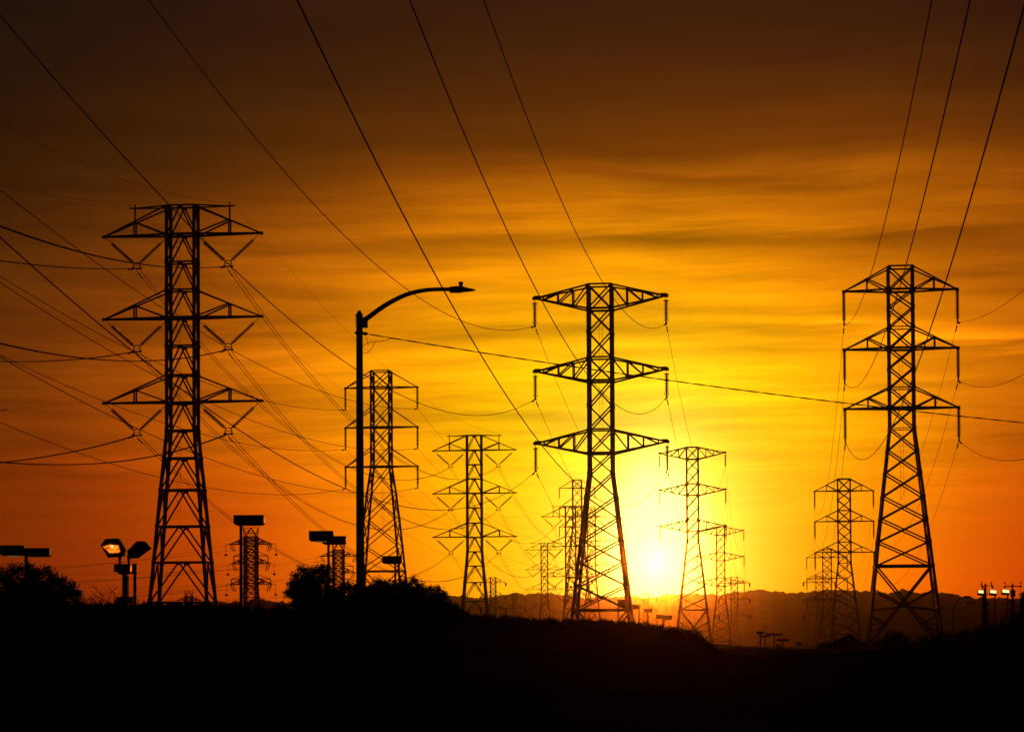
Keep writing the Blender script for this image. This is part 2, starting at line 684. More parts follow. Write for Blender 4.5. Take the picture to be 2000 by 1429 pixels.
def pylon_triangle(dead_end=False, plain=False):
    """level-bottomed triangular arms and hanging strings"""
    py = Pylon()
    D = 250
    k = KPX
    zb = zof(1262, D)
    z = lambda y: zof(y, D) - zb
    hw = 23.5 * k
    hd = hw
    ys = [522, 567, 601, 640, 681, 719, 758, 797, 837, 880, 924, 970, 1014, 1058, 1105, 1262]
    hs = [23.5] * 9 + [28.5, 33.5, 39, 43.5, 49, 54, 72]
    levels = [(z(y), h * k) for y, h in zip(ys, hs)]
    style = ['X'] * 14 + ['B']
    horiz = {0: 1, 1: 1.6, 3: .8, 4: 1.6, 6: .8, 7: 1.6, 8: .6, 14: 1.5}
    arms = ((567, 523), (681, 640), (797, 757))
    if plain:                                  # sparser sister kind: fewer crosses, no posts in the arms
        hw = hd = 27.5 * k
        ys = [522, 571, 630, 690, 750, 808, 888, 966, 1046, 1122, 1262]
        hs = [27.5] * 6 + [38, 46.5, 54, 61, 74]
        levels = [(z(y), h * k) for y, h in zip(ys, hs)]
        style = ['X'] * 9 + ['B']
        horiz = {0: 1, 1: 1.6, 3: 1.6, 5: 1.6, 9: 1.3}
        arms = ((571, 523), (690, 632), (808, 752))
    pylon_body(py, levels, 1.0, .27, .145, style, horiz, (z(600), z(985), .02, hd * .7))
    py.H = z(522)
    for n, (yb, yt) in enumerate(arms):
        for s in (-1, 1):
            arm_triangle(py, s, hw, hd, z(yb), z(yt), 110 * k, None if plain else 65 * k, .14)
            T = V3(s * 110 * k, 0, z(yb))
            if dead_end:
                for sy in (-1, 1):
                    q = T + V3(0, sy * 1.9, -1.25)
                    py.add('insulator_string', string_mesh(T, q, 9, .28, .12, 'tension_string', .1, .02), 'porcelain')
                mb = MB()
                lo = [T + V3(0, y, -1.25 - 1.3 * (1 - (y / 1.9) ** 2)) for y in np.linspace(-1.9, 1.9, 9)]
                mb.tube(lo, .05, 5)
                py.add('jumper_loop', mb.mesh('jumper_loop'), 'wire')
                py.clamps[('left' if s < 0 else 'right', LV[n])] = T + V3(0, 0, -1.25)
            else:
                q = z(yb + 62)
                py.add('insulator_string', string_mesh(T, V3(T.x, 0, q), 14, .25, .095, 'hanging_string', .05, .06), 'porcelain')
                mb = MB()
                mb.box((T.x, 0, q - .12), .16, .6, .2)
                py.add('conductor_clamp', mb.mesh('conductor_clamp'))
                py.clamps[('left' if s < 0 else 'right', LV[n])] = V3(T.x, 0, q - .12)
    return py


def pylon_diamond():
    py = Pylon()
    D = 250
    k = KPX
    zb = zof(1349, D)
    z = lambda y: zof(y, D) - zb
    hw = 23 * k
    hd = hw
    ys = [558, 605, 651, 700, 745, 794, 840, 886, 926, 972, 1014, 1057, 1100, 1145, 1192, 1349]
    hs = [22.5] * 9 + [28.5, 33, 38, 43, 48, 53, 71]
    levels = [(z(y), h * k) for y, h in zip(ys, hs)]
    style = ['X'] * 14 + ['B']
    pylon_body(py, levels, 1.0, .29, .145, style, {0: 1, 1: 1.5, 3: 1, 4: 1.5, 6: 1, 7: 1.5, 14: 1.9},
               (z(590), z(985), -.02, hd * .7))
    py.H = z(558)
    for n, (yu, yt, yl) in enumerate(((559, 581, 605), (701, 724, 746), (841, 865, 887))):
        for s in (-1, 1):
            arm_diamond(py, s, hw, hd, z(yl), z(yu), z(yt), 129 * k, [53 * k, 83 * k, 112 * k], .15)
            T = V3(s * 129 * k, 0, z(yt))
            q = z(yt + 51)
            mb = MB()
            for zz in (z(yt + 10), z(yt + 48)):
                mb.beam((T.x - .28, 0, zz), (T.x + .28, 0, zz), .08)
            st = string_mesh(T, V3(T.x, 0, q), 11, .27, .085, 'hanging_string', .16, .08)
            py.add('insulator_string', st, 'porcelain', [('guard_ring', mb.mesh('guard_ring'), 'steel')])
            mb = MB()
            mb.box((T.x, 0, q - .12), .18, .7, .22)
            py.add('conductor_clamp', mb.mesh('conductor_clamp'))
            py.clamps[('left' if s < 0 else 'right', LV[n])] = V3(T.x, 0, q - .12)
    return py


def pylon_strain():
    """stout tower with a forked head, jumper brackets and tension strings"""
    py = Pylon()
    D = 650
    k = D / F
    zb = zof(1262, D)
    z = lambda y: zof(y, D) - zb
    hw = 11 * k
    ys = [1048, 1056, 1066, 1078, 1090, 1102, 1114, 1126, 1138, 1150, 1166, 1190, 1225, 1262]
    hs = [11] * 10 + [12.5, 16, 21, 26]
    levels = [(z(y), h * k) for y, h in zip(ys, hs)]
    pylon_body(py, levels, 1.0, .42, .22, 'X', {i: 1 for i in range(13)})
    py.H = z(1030)
    mb = MB()
    ap = V3(0, 0, z(1030))
    for sx in (-1, 1):
        for sy in (-1, 1):
            mb.beam((sx * hw, sy * hw, z(1048)), ap, .2)
        fk = V3(sx * 15 * k, 0, z(1030))
        for sy in (-1, 1):
            mb.beam((sx * hw, sy * hw, z(1048)), fk, .2)
        mb.beam(fk, ap, .15)
        mb.beam((0, 0, z(1041)), (sx * 13 * k, 0, z(1041)), .15)
        py.clamps[('left' if sx < 0 else 'right', 'earth')] = fk
    py.add('forked_head', mb.mesh('forked_head'))
    for n, (y, half) in enumerate(((1062, 42), (1100, 38), (1140, 41))):
        for s in (-1, 1):
            arm_triangle(py, s, hw, hw, z(y), z(y - 12), half * k, half * .6 * k, .22)
            T = V3(s * half * k, 0, z(y))
            for dx in (0, -4.5):
                a = T + V3(s * dx * k, 0, 0)
                py.add('insulator_string', string_mesh(a, a + V3(-s * .8, .4, -2.0), 8, .22, .08, 'tension_string'), 'porcelain')
            mb = MB()
            E = T + V3(s * 8 * k, 0, 0)
            mb.beam(T, E, .12)
            mb.beam(E, E + V3(0, 0, -20 * k), .09)
            mb.box(E + V3(0, 0, -21 * k), .7, .4, .5)
            py.add('hanging_weight', mb.mesh('hanging_weight'))
            py.clamps[('left' if s < 0 else 'right', LV[n])] = T + V3(0, 0, -.3)
    for (y, half, drop) in ((1085, 34, 15), (1130, 39, 16)):
        for s in (-1, 1):
            mb = MB()
            mb.beam((s * hw, 0, z(y)), (s * half * k, 0, z(y)), .24)
            mb.beam((s * half * k, 0, z(y)), (s * half * k, 0, z(y + drop)), .22)
            mb.beam((s * half * k, 0, z(y)), (s * hw, 0, z(y - 9)), .14)
            py.add('jumper_bracket', mb.mesh('jumper_bracket'))
    return py


KINDS = {'V': pylon_v_string(), 'T': pylon_triangle(), 'E': pylon_triangle(True), 'P': pylon_triangle(False, True),
         'C': pylon_diamond(), 'S': pylon_strain()}
for _p in KINDS.values():
    for (_n, _me, _mat, _subs) in _p.parts:
        if not _me.materials:
            _me.materials.append(M[_mat])
LINE = 0.115                                   # east per metre north of every line
YAW = -math.atan(LINE)

PYL = {}
FIRST = {}


def pylon(key, kind, px, ytop, D, label, group):
    py = KINDS[kind]
    top = P(px, ytop, D)
    if kind in FIRST:
        root = copy_tree(FIRST[kind])
        tag(root, label, 'pylon', group)
    else:
        root = thing({'V': 'lattice_pylon', 'T': 'lattice_pylon', 'P': 'lattice_pylon', 'E': 'dead_end_pylon', 'C': 'lattice_pylon',
                      'S': 'strain_pylon'}[kind], label, 'pylon', group=group)
        FIRST[kind] = root
        for (n, me, mat, subs) in py.parts:
            o = link(n, me, mat, root)
            for (sn, sme, smat) in subs:
                link(sn, sme, smat, o)
    root.location = (top.x, top.y, top.z - py.H)
    root.rotation_euler = (0, 0, YAW)
    PYL[key] = (root.location.copy(), py)
    return root


def clamp(key, side, level):
    loc, py = PYL[key]
    return loc + Matrix.Rotation(YAW, 3, 'Z') @ py.clamps[(side, level)]


GV, GT, GC, GS = ('pylons with V-shaped insulator strings', 'pylons with level triangular arms',
                  'pylons with diamond-shaped arms', 'stout strain pylons')
pylon('A1', 'V', 356, 403, 250, 'tallest black lattice pylon at left with V-shaped insulator strings', GV)
pylon('A2', 'V', 926, 850, 485, 'V-string lattice pylon standing just right of the street lamp pole and bushes', GV)
pylon('A3', 'V', 1114, 988, 700, 'small V-string pylon half hidden behind left leg of the central pylon', GV)
pylon('A4', 'V', 1155, 994, 876, 'faint V-string pylon seen through the base of the central pylon', GV)
pylon('E1', 'V', 1063, 1060, 1060, 'smallest V-string pylon alone left of the central pylon base', GV)
pylon('R1', 'T', 1758, 522, 250, 'tall black lattice pylon at right with three level triangular arms', GT)
pylon('R2', 'T', 1648, 935, 483, 'half-size triangular-armed pylon just left of the tall right pylon', GT)
pylon('R3', 'T', 1615, 1072, 700, 'small triangular-armed pylon overlapped by the half-size right pylon', GT)
pylon('B1', 'P', 744.5, 725, 385, 'triangular-armed lattice pylon standing right behind the street lamp pole', GT)
pylon('B2', 'P', 1127, 937, 788, 'triangular-armed pylon rising behind upper left leg of the central pylon', GT)
pylon('S1', 'T', 1262, 1158, 1300, 'faint tiny triangular-armed pylon in the sun glare above the hill', GT)
pylon('S2', 'T', 1336, 1166, 1400, 'faint tiny triangular-armed pylon behind the second diamond-armed pylon', GT)
pylon('C1', 'C', 1172, 557, 250, 'large central lattice pylon with three diamond-shaped truss arms', GC)
pylon('C2', 'C', 1352, 873, 500, 'middle-sized diamond-armed pylon right of the setting sun', GC)
pylon('C3', 'C', 1407, 1028, 710, 'smallest diamond-armed pylon behind the middle-sized one', GC)
pylon('R4', 'E', 1600, 1124, 890, 'tiny dead-end pylon farthest along the right line with slanting insulators', 'dead-end pylons')
pylon('C4', 'E', 1434, 1126, 916, 'dead-end pylon right of the smallest diamond-armed pylon', 'dead-end pylons')
pylon('F1', 'E', 963, 1127, 1100, 'dead-end pylon low on the hill right of the mid V-string pylon', 'dead-end pylons')
pylon('G1', 'E', 1005, 1158, 1380, 'smallest dead-end pylon topping the ridge left of the smallest V-string pylon', 'dead-end pylons')
pylon('D1', 'S', 490, 1030, 650, 'stout strain pylon with forked head behind the single box lamp', GS)
pylon('D2', 'S', 661, 1058, 760, 'stout strain pylon behind the paired box lamps left of the street lamp', GS)
pylon('H1', 'S', 369, 1153, 1100, 'forked pylon head peeping over the hill between the tallest pylon legs', GS)
pylon('H2', 'S', 1491, 1212, 1500, 'tiny forked-head pylon low against the hill right of the sun', GS)

# ------------------------------------------------------------------ ground and hills
CREST = [(-900, 1200), (0, 1194), (150, 1190), (240, 1186), (330, 1188), (420, 1192), (560, 1196), (700, 1198),
         (870, 1190), (905, 1199), (940, 1209), (1000, 1213), (1060, 1216), (1110, 1215), (1160, 1216), (1200, 1221),
         (1250, 1224), (1300, 1227), (1340, 1231), (1362, 1241), (1380, 1256), (1392, 1272), (1420, 1280),
         (1620, 1280), (1700, 1270), (1850, 1262), (2000, 1255), (2900, 1250)]
CX = [c[0] for c in CREST]
CY = [c[1] for c in CREST]
DC = 70.0
BASES = [(v[0].x, v[0].y, v[0].z) for v in PYL.values()]


def smooth(a, b, x):
    t = min(1, max(0, (x - a) / (b - a)))
    return t * t * (3 - 2 * t)


def far_z(x, y):
    sw = 1e-4
    sz = -6 * 1e-4
    for (bx, by, bz) in BASES:
        w = 1.0 / ((x - bx) ** 2 + (y - by) ** 2 + 60) ** 1.3
        sw += w * 1e3
        sz += w * 1e3 * min(bz, 3.0)
    return sz / sw - .15


def ground_z(x, y):
    fz = far_z(x, max(y, 60))
    fz = fz + (-16 - fz) * smooth(1450, 2400, y)
    if y < 4:
        return 0.0
    px = 1000 + F * x / max(y, 8)
    # silhouette height with a little roughness
    cz = P(px, np.interp(px, CX, CY), DC).z
    cz += .035 * math.sin(x * 2.1 + 1) + .03 * math.sin(x * 5.3) * math.cos(y * .9)
    near = cz * smooth(6, DC, y)
    return near + (fz - near) * smooth(DC + 4, DC + 60, y)


def build_ground():
    us = np.concatenate([np.linspace(-3.2, -.36, 26)[:-1], np.linspace(-.36, .36, 300), np.linspace(.36, 3.2, 26)[1:]])
    ys = np.concatenate([[-400, -150, -60, -25, -8, 0, 4], np.linspace(8, 60, 27), np.linspace(61, 80, 20),
                         np.linspace(84, 140, 15), np.geomspace(155, 3300, 36)])
    v = []
    for y in ys:
        for u in us:
            x = u * max(y + 50, 60)
            v.append((x, y, ground_z(x, y)))
    nx = len(us)
    f = []
    for j in range(len(ys) - 1):
        for i in range(nx - 1):
            a = j * nx + i
            f.append((a, a + 1, a + nx + 1, a + nx))
    me = bpy.data.meshes.new('ground')
    me.from_pydata(v, [], f)
    me.polygons.foreach_set('use_smooth', [True] * len(me.polygons))
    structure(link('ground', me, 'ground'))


build_ground()

RIDGE = [(-900, 1200), (-300, 1196), (0, 1190), (150, 1182), (300, 1181), (420, 1178), (500, 1170), (560, 1175), (640, 1176),
         (720, 1172), (880, 1162), (930, 1167), (975, 1163), (1001, 1158), (1026, 1161), (1045, 1157), (1078, 1158),
         (1105, 1163), (1150, 1166), (1180, 1165), (1230, 1163), (1265, 1166), (1291, 1163), (1308, 1160),
         (1350, 1158), (1408, 1162), (1434, 1155), (1455, 1154), (1472, 1151), (1500, 1153), (1560, 1158),
         (1580, 1156), (1609, 1151), (1640, 1152), (1687, 1155), (1735, 1158), (1750, 1155), (1765, 1150), (1785, 1154),
         (1804, 1156), (1850, 1157), (1880, 1164), (1919, 1167), (2000, 1167), (2300, 1172), (2900, 1190)]


def build_hills():
    rx = [r[0] for r in RIDGE]
    ry = [r[1] for r in RIDGE]
    pxs = np.arange(-900, 2900, 2.0)
    n = len(pxs)
    q = rng.normal(size=n)
    ker = np.array([1, 2, 3, 2, 1]) / 9
    rough = np.convolve(q, ker, 'same') * 2.2 + np.convolve(rng.normal(size=n), np.ones(13) / 13, 'same') * 1.7
    rows = [(2450, 0.0), (2600, .16), (2780, .45), (2950, .74), (3090, .92), (3200, 1.0), (3380, .8), (3700, .2), (3850, -.1)]
    v = []
    for (d, h) in rows:
        wob = np.convolve(rng.normal(size=n), np.ones(25) / 25, 'same')
        for i, px in enumerate(pxs):
            top = P(px, np.interp(px, rx, ry) - (rough[i] if h == 1.0 else 0), 3200)
            z0 = -17.0
            zz = z0 + (top.z - z0) * h + (wob[i] * 9 * h if h not in (0.0, 1.0) else 0)
            v.append((top.x * d / 3200, d, zz))
    f = []
    for j in range(len(rows) - 1):
        for i in range(n - 1):
            a = j * n + i
            f.append((a, a + 1, a + n + 1, a + n))
    me = bpy.data.meshes.new('hills')
    me.from_pydata(v, [], f)
    me.polygons.foreach_set('use_smooth', [True] * len(me.polygons))
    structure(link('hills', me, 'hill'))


build_hills()

# low wall that cuts the view level at the right of the bank


def place(px, py, D):
    return P(px, py, D)


w0, w1 = P(1372, 1270, 96), P(2250, 1270, 96)
mb = MB()
zt = w0.z
zg = min(ground_z(w0.x, 96), ground_z(w1.x, 96)) - .4
mb.box(((w0.x + w1.x) / 2, 96, (zt + zg) / 2), w1.x - w0.x, .3, zt - zg)
wall = thing('concrete_wall', 'long low dark concrete wall running level right of the grassy bank', 'wall',
             ((w0.x + w1.x) / 2, 96, zg))
wm = mb.mesh('wall_body')
wm.transform(Matrix.Translation(-wall.location))
link('wall_body', wm, 'concrete', wall)
mb = MB()
mb.box((0, 0, zt - zg + .03), w1.x - w0.x + .1, .4, .06)
link('coping', mb.mesh('coping'), 'concrete', wall)

fence = thing('rail_fence', 'thin dark rail fence just above the low concrete wall', 'fence', (w0.x, 99, zg))
for dz in (.07, .13):
    mb = MB()
    mb.beam((0, 0, zt - zg + dz), (w1.x - w0.x, 0, zt - zg + dz), .018)
    link('rail', mb.mesh('rail'), 'steel', fence)
for i in range(13):
    mb = MB()
    x = i * (w1.x - w0.x) / 12
    mb.beam((x, 0, -.2), (x, 0, zt - zg + .16), .03)
    link('post', mb.mesh('post'), 'steel', fence)

# ------------------------------------------------------------------ conductors


def catmesh(p, q, sag, r, n=40):
    mb = MB()
    pts = [p.lerp(q, t) - Vector((0, 0, 4 * sag * t * (1 - t))) for t in np.linspace(0, 1, n)]
    mb.tube(pts, r, 5)
    return mb.mesh('conductor'), pts


def damper(mb, pts, dist):
    """small dumb-bell hung from a cable, dist metres along from its start"""
    acc = 0
    for a, b in zip(pts, pts[1:]):
        L = (b - a).length
        if acc + L >= dist:
            p = a.lerp(b, (dist - acc) / L)
            d = (b - a).normalized()
            for s in (-.2, .2):
                mb.box(p + d * s + Vector((0, 0, -.1)), .12, .16, .13)
            mb.beam(p + d * -.2 + Vector((0, 0, -.1)), p + d * .2 + Vector((0, 0, -.1)), .035)
            mb.beam(p, p + Vector((0, 0, -.1)), .05)
            return
        acc += L


def cable(name, label, group, lines, dampers=False, r=.02):
    """lines: list of point lists; two lines make a bundle of two cables"""
    if len(lines) == 1:
        mb = MB()
        mb.tube(lines[0], r, 5)
        o = link(name, mb.mesh(name), 'wire')
        tag(o, label, 'power line', group)
    else:
        o = thing(name, label, 'power line', lines[0][0], group=group)
        for L in lines:
            mb = MB()
            mb.tube([Vector(p) - o.location for p in L], r, 5)
            link('subconductor', mb.mesh('subconductor'), 'wire', o)
    if dampers:
        org = o.location if len(lines) > 1 else Vector((0, 0, 0))
        for d in (1.5, 2.6):
            for L in lines[:1]:
                mb = MB()
                damper(mb, [Vector(p) - org for p in L], d)
                link('vibration_damper', mb.mesh('vibration_damper'), 'steel', o)
    return o


def fit_span(p0, pts, slopes, y_end, name=''):
    """find the hanging curve from p0 whose picture passes through the pixels"""
    best = None
    eye = Vector((0, 0, CAMZ))
    for sl in slopes:
        t = Vector((-sl, -1, 0)).normalized()
        nrm = Vector((t.y, -t.x, 0))
        rows = []
        rhs = []
        ok = True
        for (px, py) in pts:
            d = CROT @ Vector(((px - 1000) / F, (714.5 - py) / F + SHIFT, -1.0))
            den = d.dot(nrm)
            if abs(den) < 1e-6:
                ok = False
                break
            k = (p0 - eye).dot(nrm) / den
            X = eye + d * k
            s = (X - p0).dot(t)
            if k <= 0 or s < -30:
                ok = False
                break
            w = 1.0 / max(10, X.y)
            rows.append((s * w, s * s * w))
            rhs.append((X.z - p0.z) * w)
        if not ok:
            continue
        A = np.array(rows)
        b = np.array(rhs)
        sol, *_ = np.linalg.lstsq(A, b, rcond=None)
        res = float(np.sqrt(np.mean((A @ sol - b) ** 2)) * F)
        pen = res + 300 * abs(sl - LINE) * .05 + (50 if sol[1] < 1e-4 else 0)
        if best is None or pen < best[0]:
            best = (pen, res, sl, sol, t)
    if best is None:
        print('FIT FAIL', name)
        return None
    pen, res, sl, (a, b), t = best
    smax = (p0.y - y_end) / -t.y
    print(f'FIT {name}: res {res:.1f}px slope {sl:.3f} a {a:.4f} b {b:.6f} end z {p0.z + a * smax + b * smax * smax:.1f}')
    return [p0 + t * s + Vector((0, 0, a * s + b * s * s)) for s in np.linspace(0, smax, 90)]


SL = np.linspace(.10, .135, 15)
BACK = {
    ('C1', 'left', 'top'): [(1000, 641), (949, 641), (896, 625), (814.6, 580), (739, 520), (290, 0)],
    ('C1', 'left', 'middle'): [(928, 810), (865, 802), (812.5, 785.6), (709.6, 730), (695, 721.6), (550, 610), (333, 403), (283, 350), (0, 30)],
    ('C1', 'left', 'bottom'): [(1030, 928), (1000, 955), (676, 957), (627, 931), (467, 838), (325, 739), (252, 680), (157, 602), (0, 463)],
    ('C1', 'right', 'top'): [(1287, 637), (1270, 641), (1244.7, 632), (1215, 604), (1186, 562.6), (1158, 520), (945, 0)],
    ('C1', 'right', 'middle'): [(1282, 796.6), (1247, 807), (1223, 802), (1198, 786), (1157, 748.7), (1119.7, 690), (1060, 589), (1024, 520), (800, 0)],
    ('C1', 'right', 'bottom'): [(1283, 949), (1252.5, 980), (1225, 991), (1194, 985), (1175.5, 974), (1117, 934), (1061.6, 872), (1000, 790), (949, 710), (898.5, 625), (842, 520), (580, 0)],
    ('R1', 'left', 'top'): [(1662, 626), (1673, 611), (1687, 575), (1701, 535), (1716.6, 480), (1820, 0)],
    ('R1', 'left', 'middle'): [(1664, 755.5), (1678, 750), (1698.7, 721.5), (1719, 675.5), (1735.5, 634), (1758.5, 551), (1780, 480), (1895, 0)],
    ('R1', 'left', 'bottom'): [(1669, 889.5), (1683.7, 897), (1705.6, 888), (1735.5, 846), (1761, 793), (1784, 731), (1816, 645.6), (1841, 565), (1871, 480), (1998, 20)],
    ('R1', 'right', 'top'): [(1885, 627), (1912.6, 621), (1942.5, 606.5), (1977, 583.5), (2000, 565)],
    ('R1', 'right', 'middle'): [(1894, 754), (1917, 755), (1954, 750), (2000, 730.7)],
    ('R1', 'right', 'bottom'): [(1899, 880), (1931, 894), (1963, 898.7), (2000, 896.4)],
    ('A1', 'left', 'top'): [(196, 525), (112, 521), (0, 509)],
    ('A1', 'right', 'top'): [(392, 525.6), (325, 521), (269, 515), (196, 501), (106, 477), (0, 442)],
    ('A1', 'left', 'middle'): [(168, 700), (84, 705.6), (0, 705.6)],
    ('A1', 'right', 'middle'): [(386, 698.6), (308, 705), (224, 703), (112, 690), (0, 672)],
    ('A1', 'left', 'bottom'): [(151, 879.6), (70, 895), (0, 903)],
    ('A1', 'right', 'bottom'): [(392, 871), (308, 889), (210, 902), (126, 906), (42, 905), (0, 903)],
    ('A1', 'left', 'earth'): [(224, 399), (112, 382), (42, 369.6), (0, 362)],
    ('A1', 'right', 'earth'): [(378, 390.6), (280, 362.6), (246, 350), (0, 240)],
    ('B1', 'right', 'top'): [(764, 796), (707.5, 786.7), (623.5, 762.5), (550, 732), (389, 652), (325, 602), (0, 371)],
    ('B1', 'left', 'top'): [(634, 799), (550, 787.7), (390, 742), (162, 638), (0, 537)],
    ('B1', 'right', 'middle'): [(695, 875), (630, 863), (578, 849), (510, 824.6), (325, 750), (0, 550)],
    ('B1', 'left', 'middle'): [(615, 881.6), (538, 875), (461, 861.6), (325, 828), (0, 693)],
    ('B1', 'right', 'bottom'): [(769, 963), (676, 960), (584, 944.7), (513, 931), (430, 906), (42, 720), (0, 697)],
    ('B1', 'left', 'bottom'): [(615, 964.7), (553, 966), (491.6, 963), (430, 955), (0, 825)],
}
PNAME = {'A1': 'tallest left pylon', 'A2': 'V-string pylon by the street lamp', 'A3': 'half hidden V-string pylon',
         'A4': 'faint V-string pylon', 'R1': 'tall right pylon', 'R2': 'half-size right pylon', 'R3': 'small overlapped right pylon',
         'R4': 'right dead-end pylon', 'B1': 'pylon behind street lamp', 'B2': 'pylon behind central leg',
         'C1': 'large central pylon', 'C2': 'second diamond-armed pylon', 'C3': 'smallest diamond-armed pylon',
         'C4': 'dead-end pylon beside it', 'D1': 'left strain pylon', 'D2': 'strain pylon by paired lamps'}
OUT = {'C1': 'rising to upper left', 'R1': 'rising to upper right', 'A1': 'leaving the left edge',
       'B1': 'rising to the left edge'}


def offset(pts, dx):
    return [p + Vector((dx, 0, 0)) for p in pts]


for (key, side, lev), pts in BACK.items():
    c = clamp(key, side, lev)
    y_end = -60 if key in ('C1', 'R1') else (0 if key == 'A1' else 60)
    curve = fit_span(c, pts, SL, y_end, f'{key} {side} {lev}')
    if curve is None:
        continue
    if lev == 'earth':
        cable('earth_wire', f'thin earth wire from {side} horn of {PNAME[key]} {OUT[key]}',
              'earth wires', [curve], False, .014)
    elif key == 'A1':
        cable('conductor_bundle', f'twin cable from {side} {lev} V-string of {PNAME[key]} {OUT[key]}',
              'twin cables', [offset(curve, -.11), offset(curve, .11)], True, .042)
    else:
        cable('conductor', f'cable from {side} {lev} insulator of {PNAME[key]} {OUT[key]}',
              'single cables', [curve], True, .027 if key in ('C1', 'R1') else .035)

for (a, b, ratio, twin) in [('A1', 'A2', .042, True), ('A2', 'A3', .042, True), ('A3', 'A4', .038, True),
                            ('B1', 'B2', .027, False), ('C1', 'C2', .042, False), ('C2', 'C3', .042, False),
                            ('C3', 'C4', .038, False), ('R1', 'R2', .033, False), ('R2', 'R3', .033, False),
                            ('R3', 'R4', .030, False)]:
    for side in ('left', 'right'):
        for lev in LV:
            p, q = clamp(a, side, lev), clamp(b, side, lev)
            L = (q - p).length
            pts = [p.lerp(q, t) - Vector((0, 0, 4 * ratio * L * t * (1 - t))) for t in np.linspace(0, 1, 40)]
            if twin:
                cable('conductor_bundle', f'{side} {lev} twin cable from {PNAME[a]} to {PNAME[b]}',
                      'twin cables', [offset(pts, -.2), offset(pts, .2)], a == 'A1', .031)
            else:
                cable('conductor', f'{side} {lev} cable from {PNAME[a]} to {PNAME[b]}', 'single cables', [pts],
                      a in ('C1', 'R1'), .021)
for side in ('left', 'right'):
    p, q = clamp('A1', side, 'earth'), clamp('A2', side, 'earth')
    pts = [p.lerp(q, t) - Vector((0, 0, 4 * 5 * t * (1 - t))) for t in np.linspace(0, 1, 40)]
    cable('earth_wire', f'thin earth wire between {side} horns of the two nearest V-string pylons', 'earth wires', [pts], False, .012)
# lines leaving the strain pylons to the left
for key, ends in (('D1', [(-260, 1135, 520), (-260, 1160, 520), (-260, 1185, 520)]), ('D2', [(100, 1135, 640), (100, 1160, 640), (100, 1182, 640)])):
    for n, lev in enumerate(LV):
        for side, dy in (('left', 0), ('right', -14)):
            p = clamp(key, side, lev)
            e = ends[n]
            q = P(e[0], e[1] + dy, e[2])
            pts = [p.lerp(q, t) - Vector((0, 0, 4 * 1.6 * t * (1 - t))) for t in np.linspace(0, 1, 24)]
            cable('conductor', f'faint cable from {side} {lev} arm of the {PNAME[key]} running left', 'strain pylon cables', [pts], False, .03)

# ------------------------------------------------------------------ street lamp with its service cable
LD = 66.0


def to_local(o, p):
    return Vector(p) - o.location


base = P(703, 1180, LD)
gz = ground_z(base.x, LD)
lamp = thing('street_lamp', 'tall black street lamp with curved arm and cobra head in front of the pylons', 'street lamp',
             (P(702, 640, LD).x, LD, gz))
kl = LD / F


def LP(px, py):
    p = P(px, py, LD)
    return Vector((p.x - lamp.location.x, 0, p.z - lamp.location.z))


def rad(pxw):
    return pxw / 2 * kl


top = LP(702, 616)
mb = MB()
mb.tube([Vector((0, 0, -.3)), Vector((0, 0, .0)), Vector((0, 0, top.z))], [rad(17), rad(17), rad(12.5)], 16)
pole = link('pole', mb.mesh('pole', True), 'pole', lamp)
mb = MB()
mb.tube([(0, 0, 0), (0, 0, .25), (0, 0, .3)], [rad(26), rad(26), rad(18)], 16)
link('base_collar', mb.mesh('base_collar'), 'pole', lamp)
mb = MB()
mb.tube([Vector((0, 0, top.z - .02)), Vector((0, 0, top.z + .005)), Vector((0, 0, top.z + .05)), Vector((0, 0, top.z + .12)), Vector((0, 0, top.z + .15))],
        [rad(15.5), rad(15.5), rad(11), rad(6), .004], 14)
link('pole_cap', mb.mesh('pole_cap', True), 'pole', lamp)
mb = MB()
ctr = LP(711, 630)
mb.box((ctr.x, 0, ctr.z), rad(18) * 2 * .8, .13, 20 * kl)
mb.box((ctr.x - 3 * kl, 0, ctr.z + .0), .10, .24, .06)
mb.box((ctr.x - 3 * kl, 0, ctr.z + .10), .10, .24, .06)
link('arm_bracket', mb.mesh('arm_bracket'), 'pole', lamp)
armp = [(709, 626), (719, 620), (742, 603), (763, 590), (787, 578), (808, 571), (832, 566.5), (855, 565), (882, 565)]
mb = MB()
ap = [LP(*p) for p in armp]
# round the polyline
fine = []
for i in range(len(ap) - 1):
    p0 = ap[max(i - 1, 0)]; p1 = ap[i]; p2 = ap[i + 1]; p3 = ap[min(i + 2, len(ap) - 1)]
    for t in np.linspace(0, 1, 5)[:-1]:
        fine.append(.5 * ((2 * p1) + (p2 - p0) * t + (2 * p0 - 5 * p1 + 4 * p2 - p3) * t * t + (3 * p1 - p0 - 3 * p2 + p3) * t ** 3))
fine.append(ap[-1])
mb.tube(fine, [rad(10.5) + (rad(7.5) - rad(10.5)) * i / (len(fine) - 1) for i in range(len(fine))], 12)
link('curved_arm', mb.mesh('curved_arm', True), 'pole', lamp)
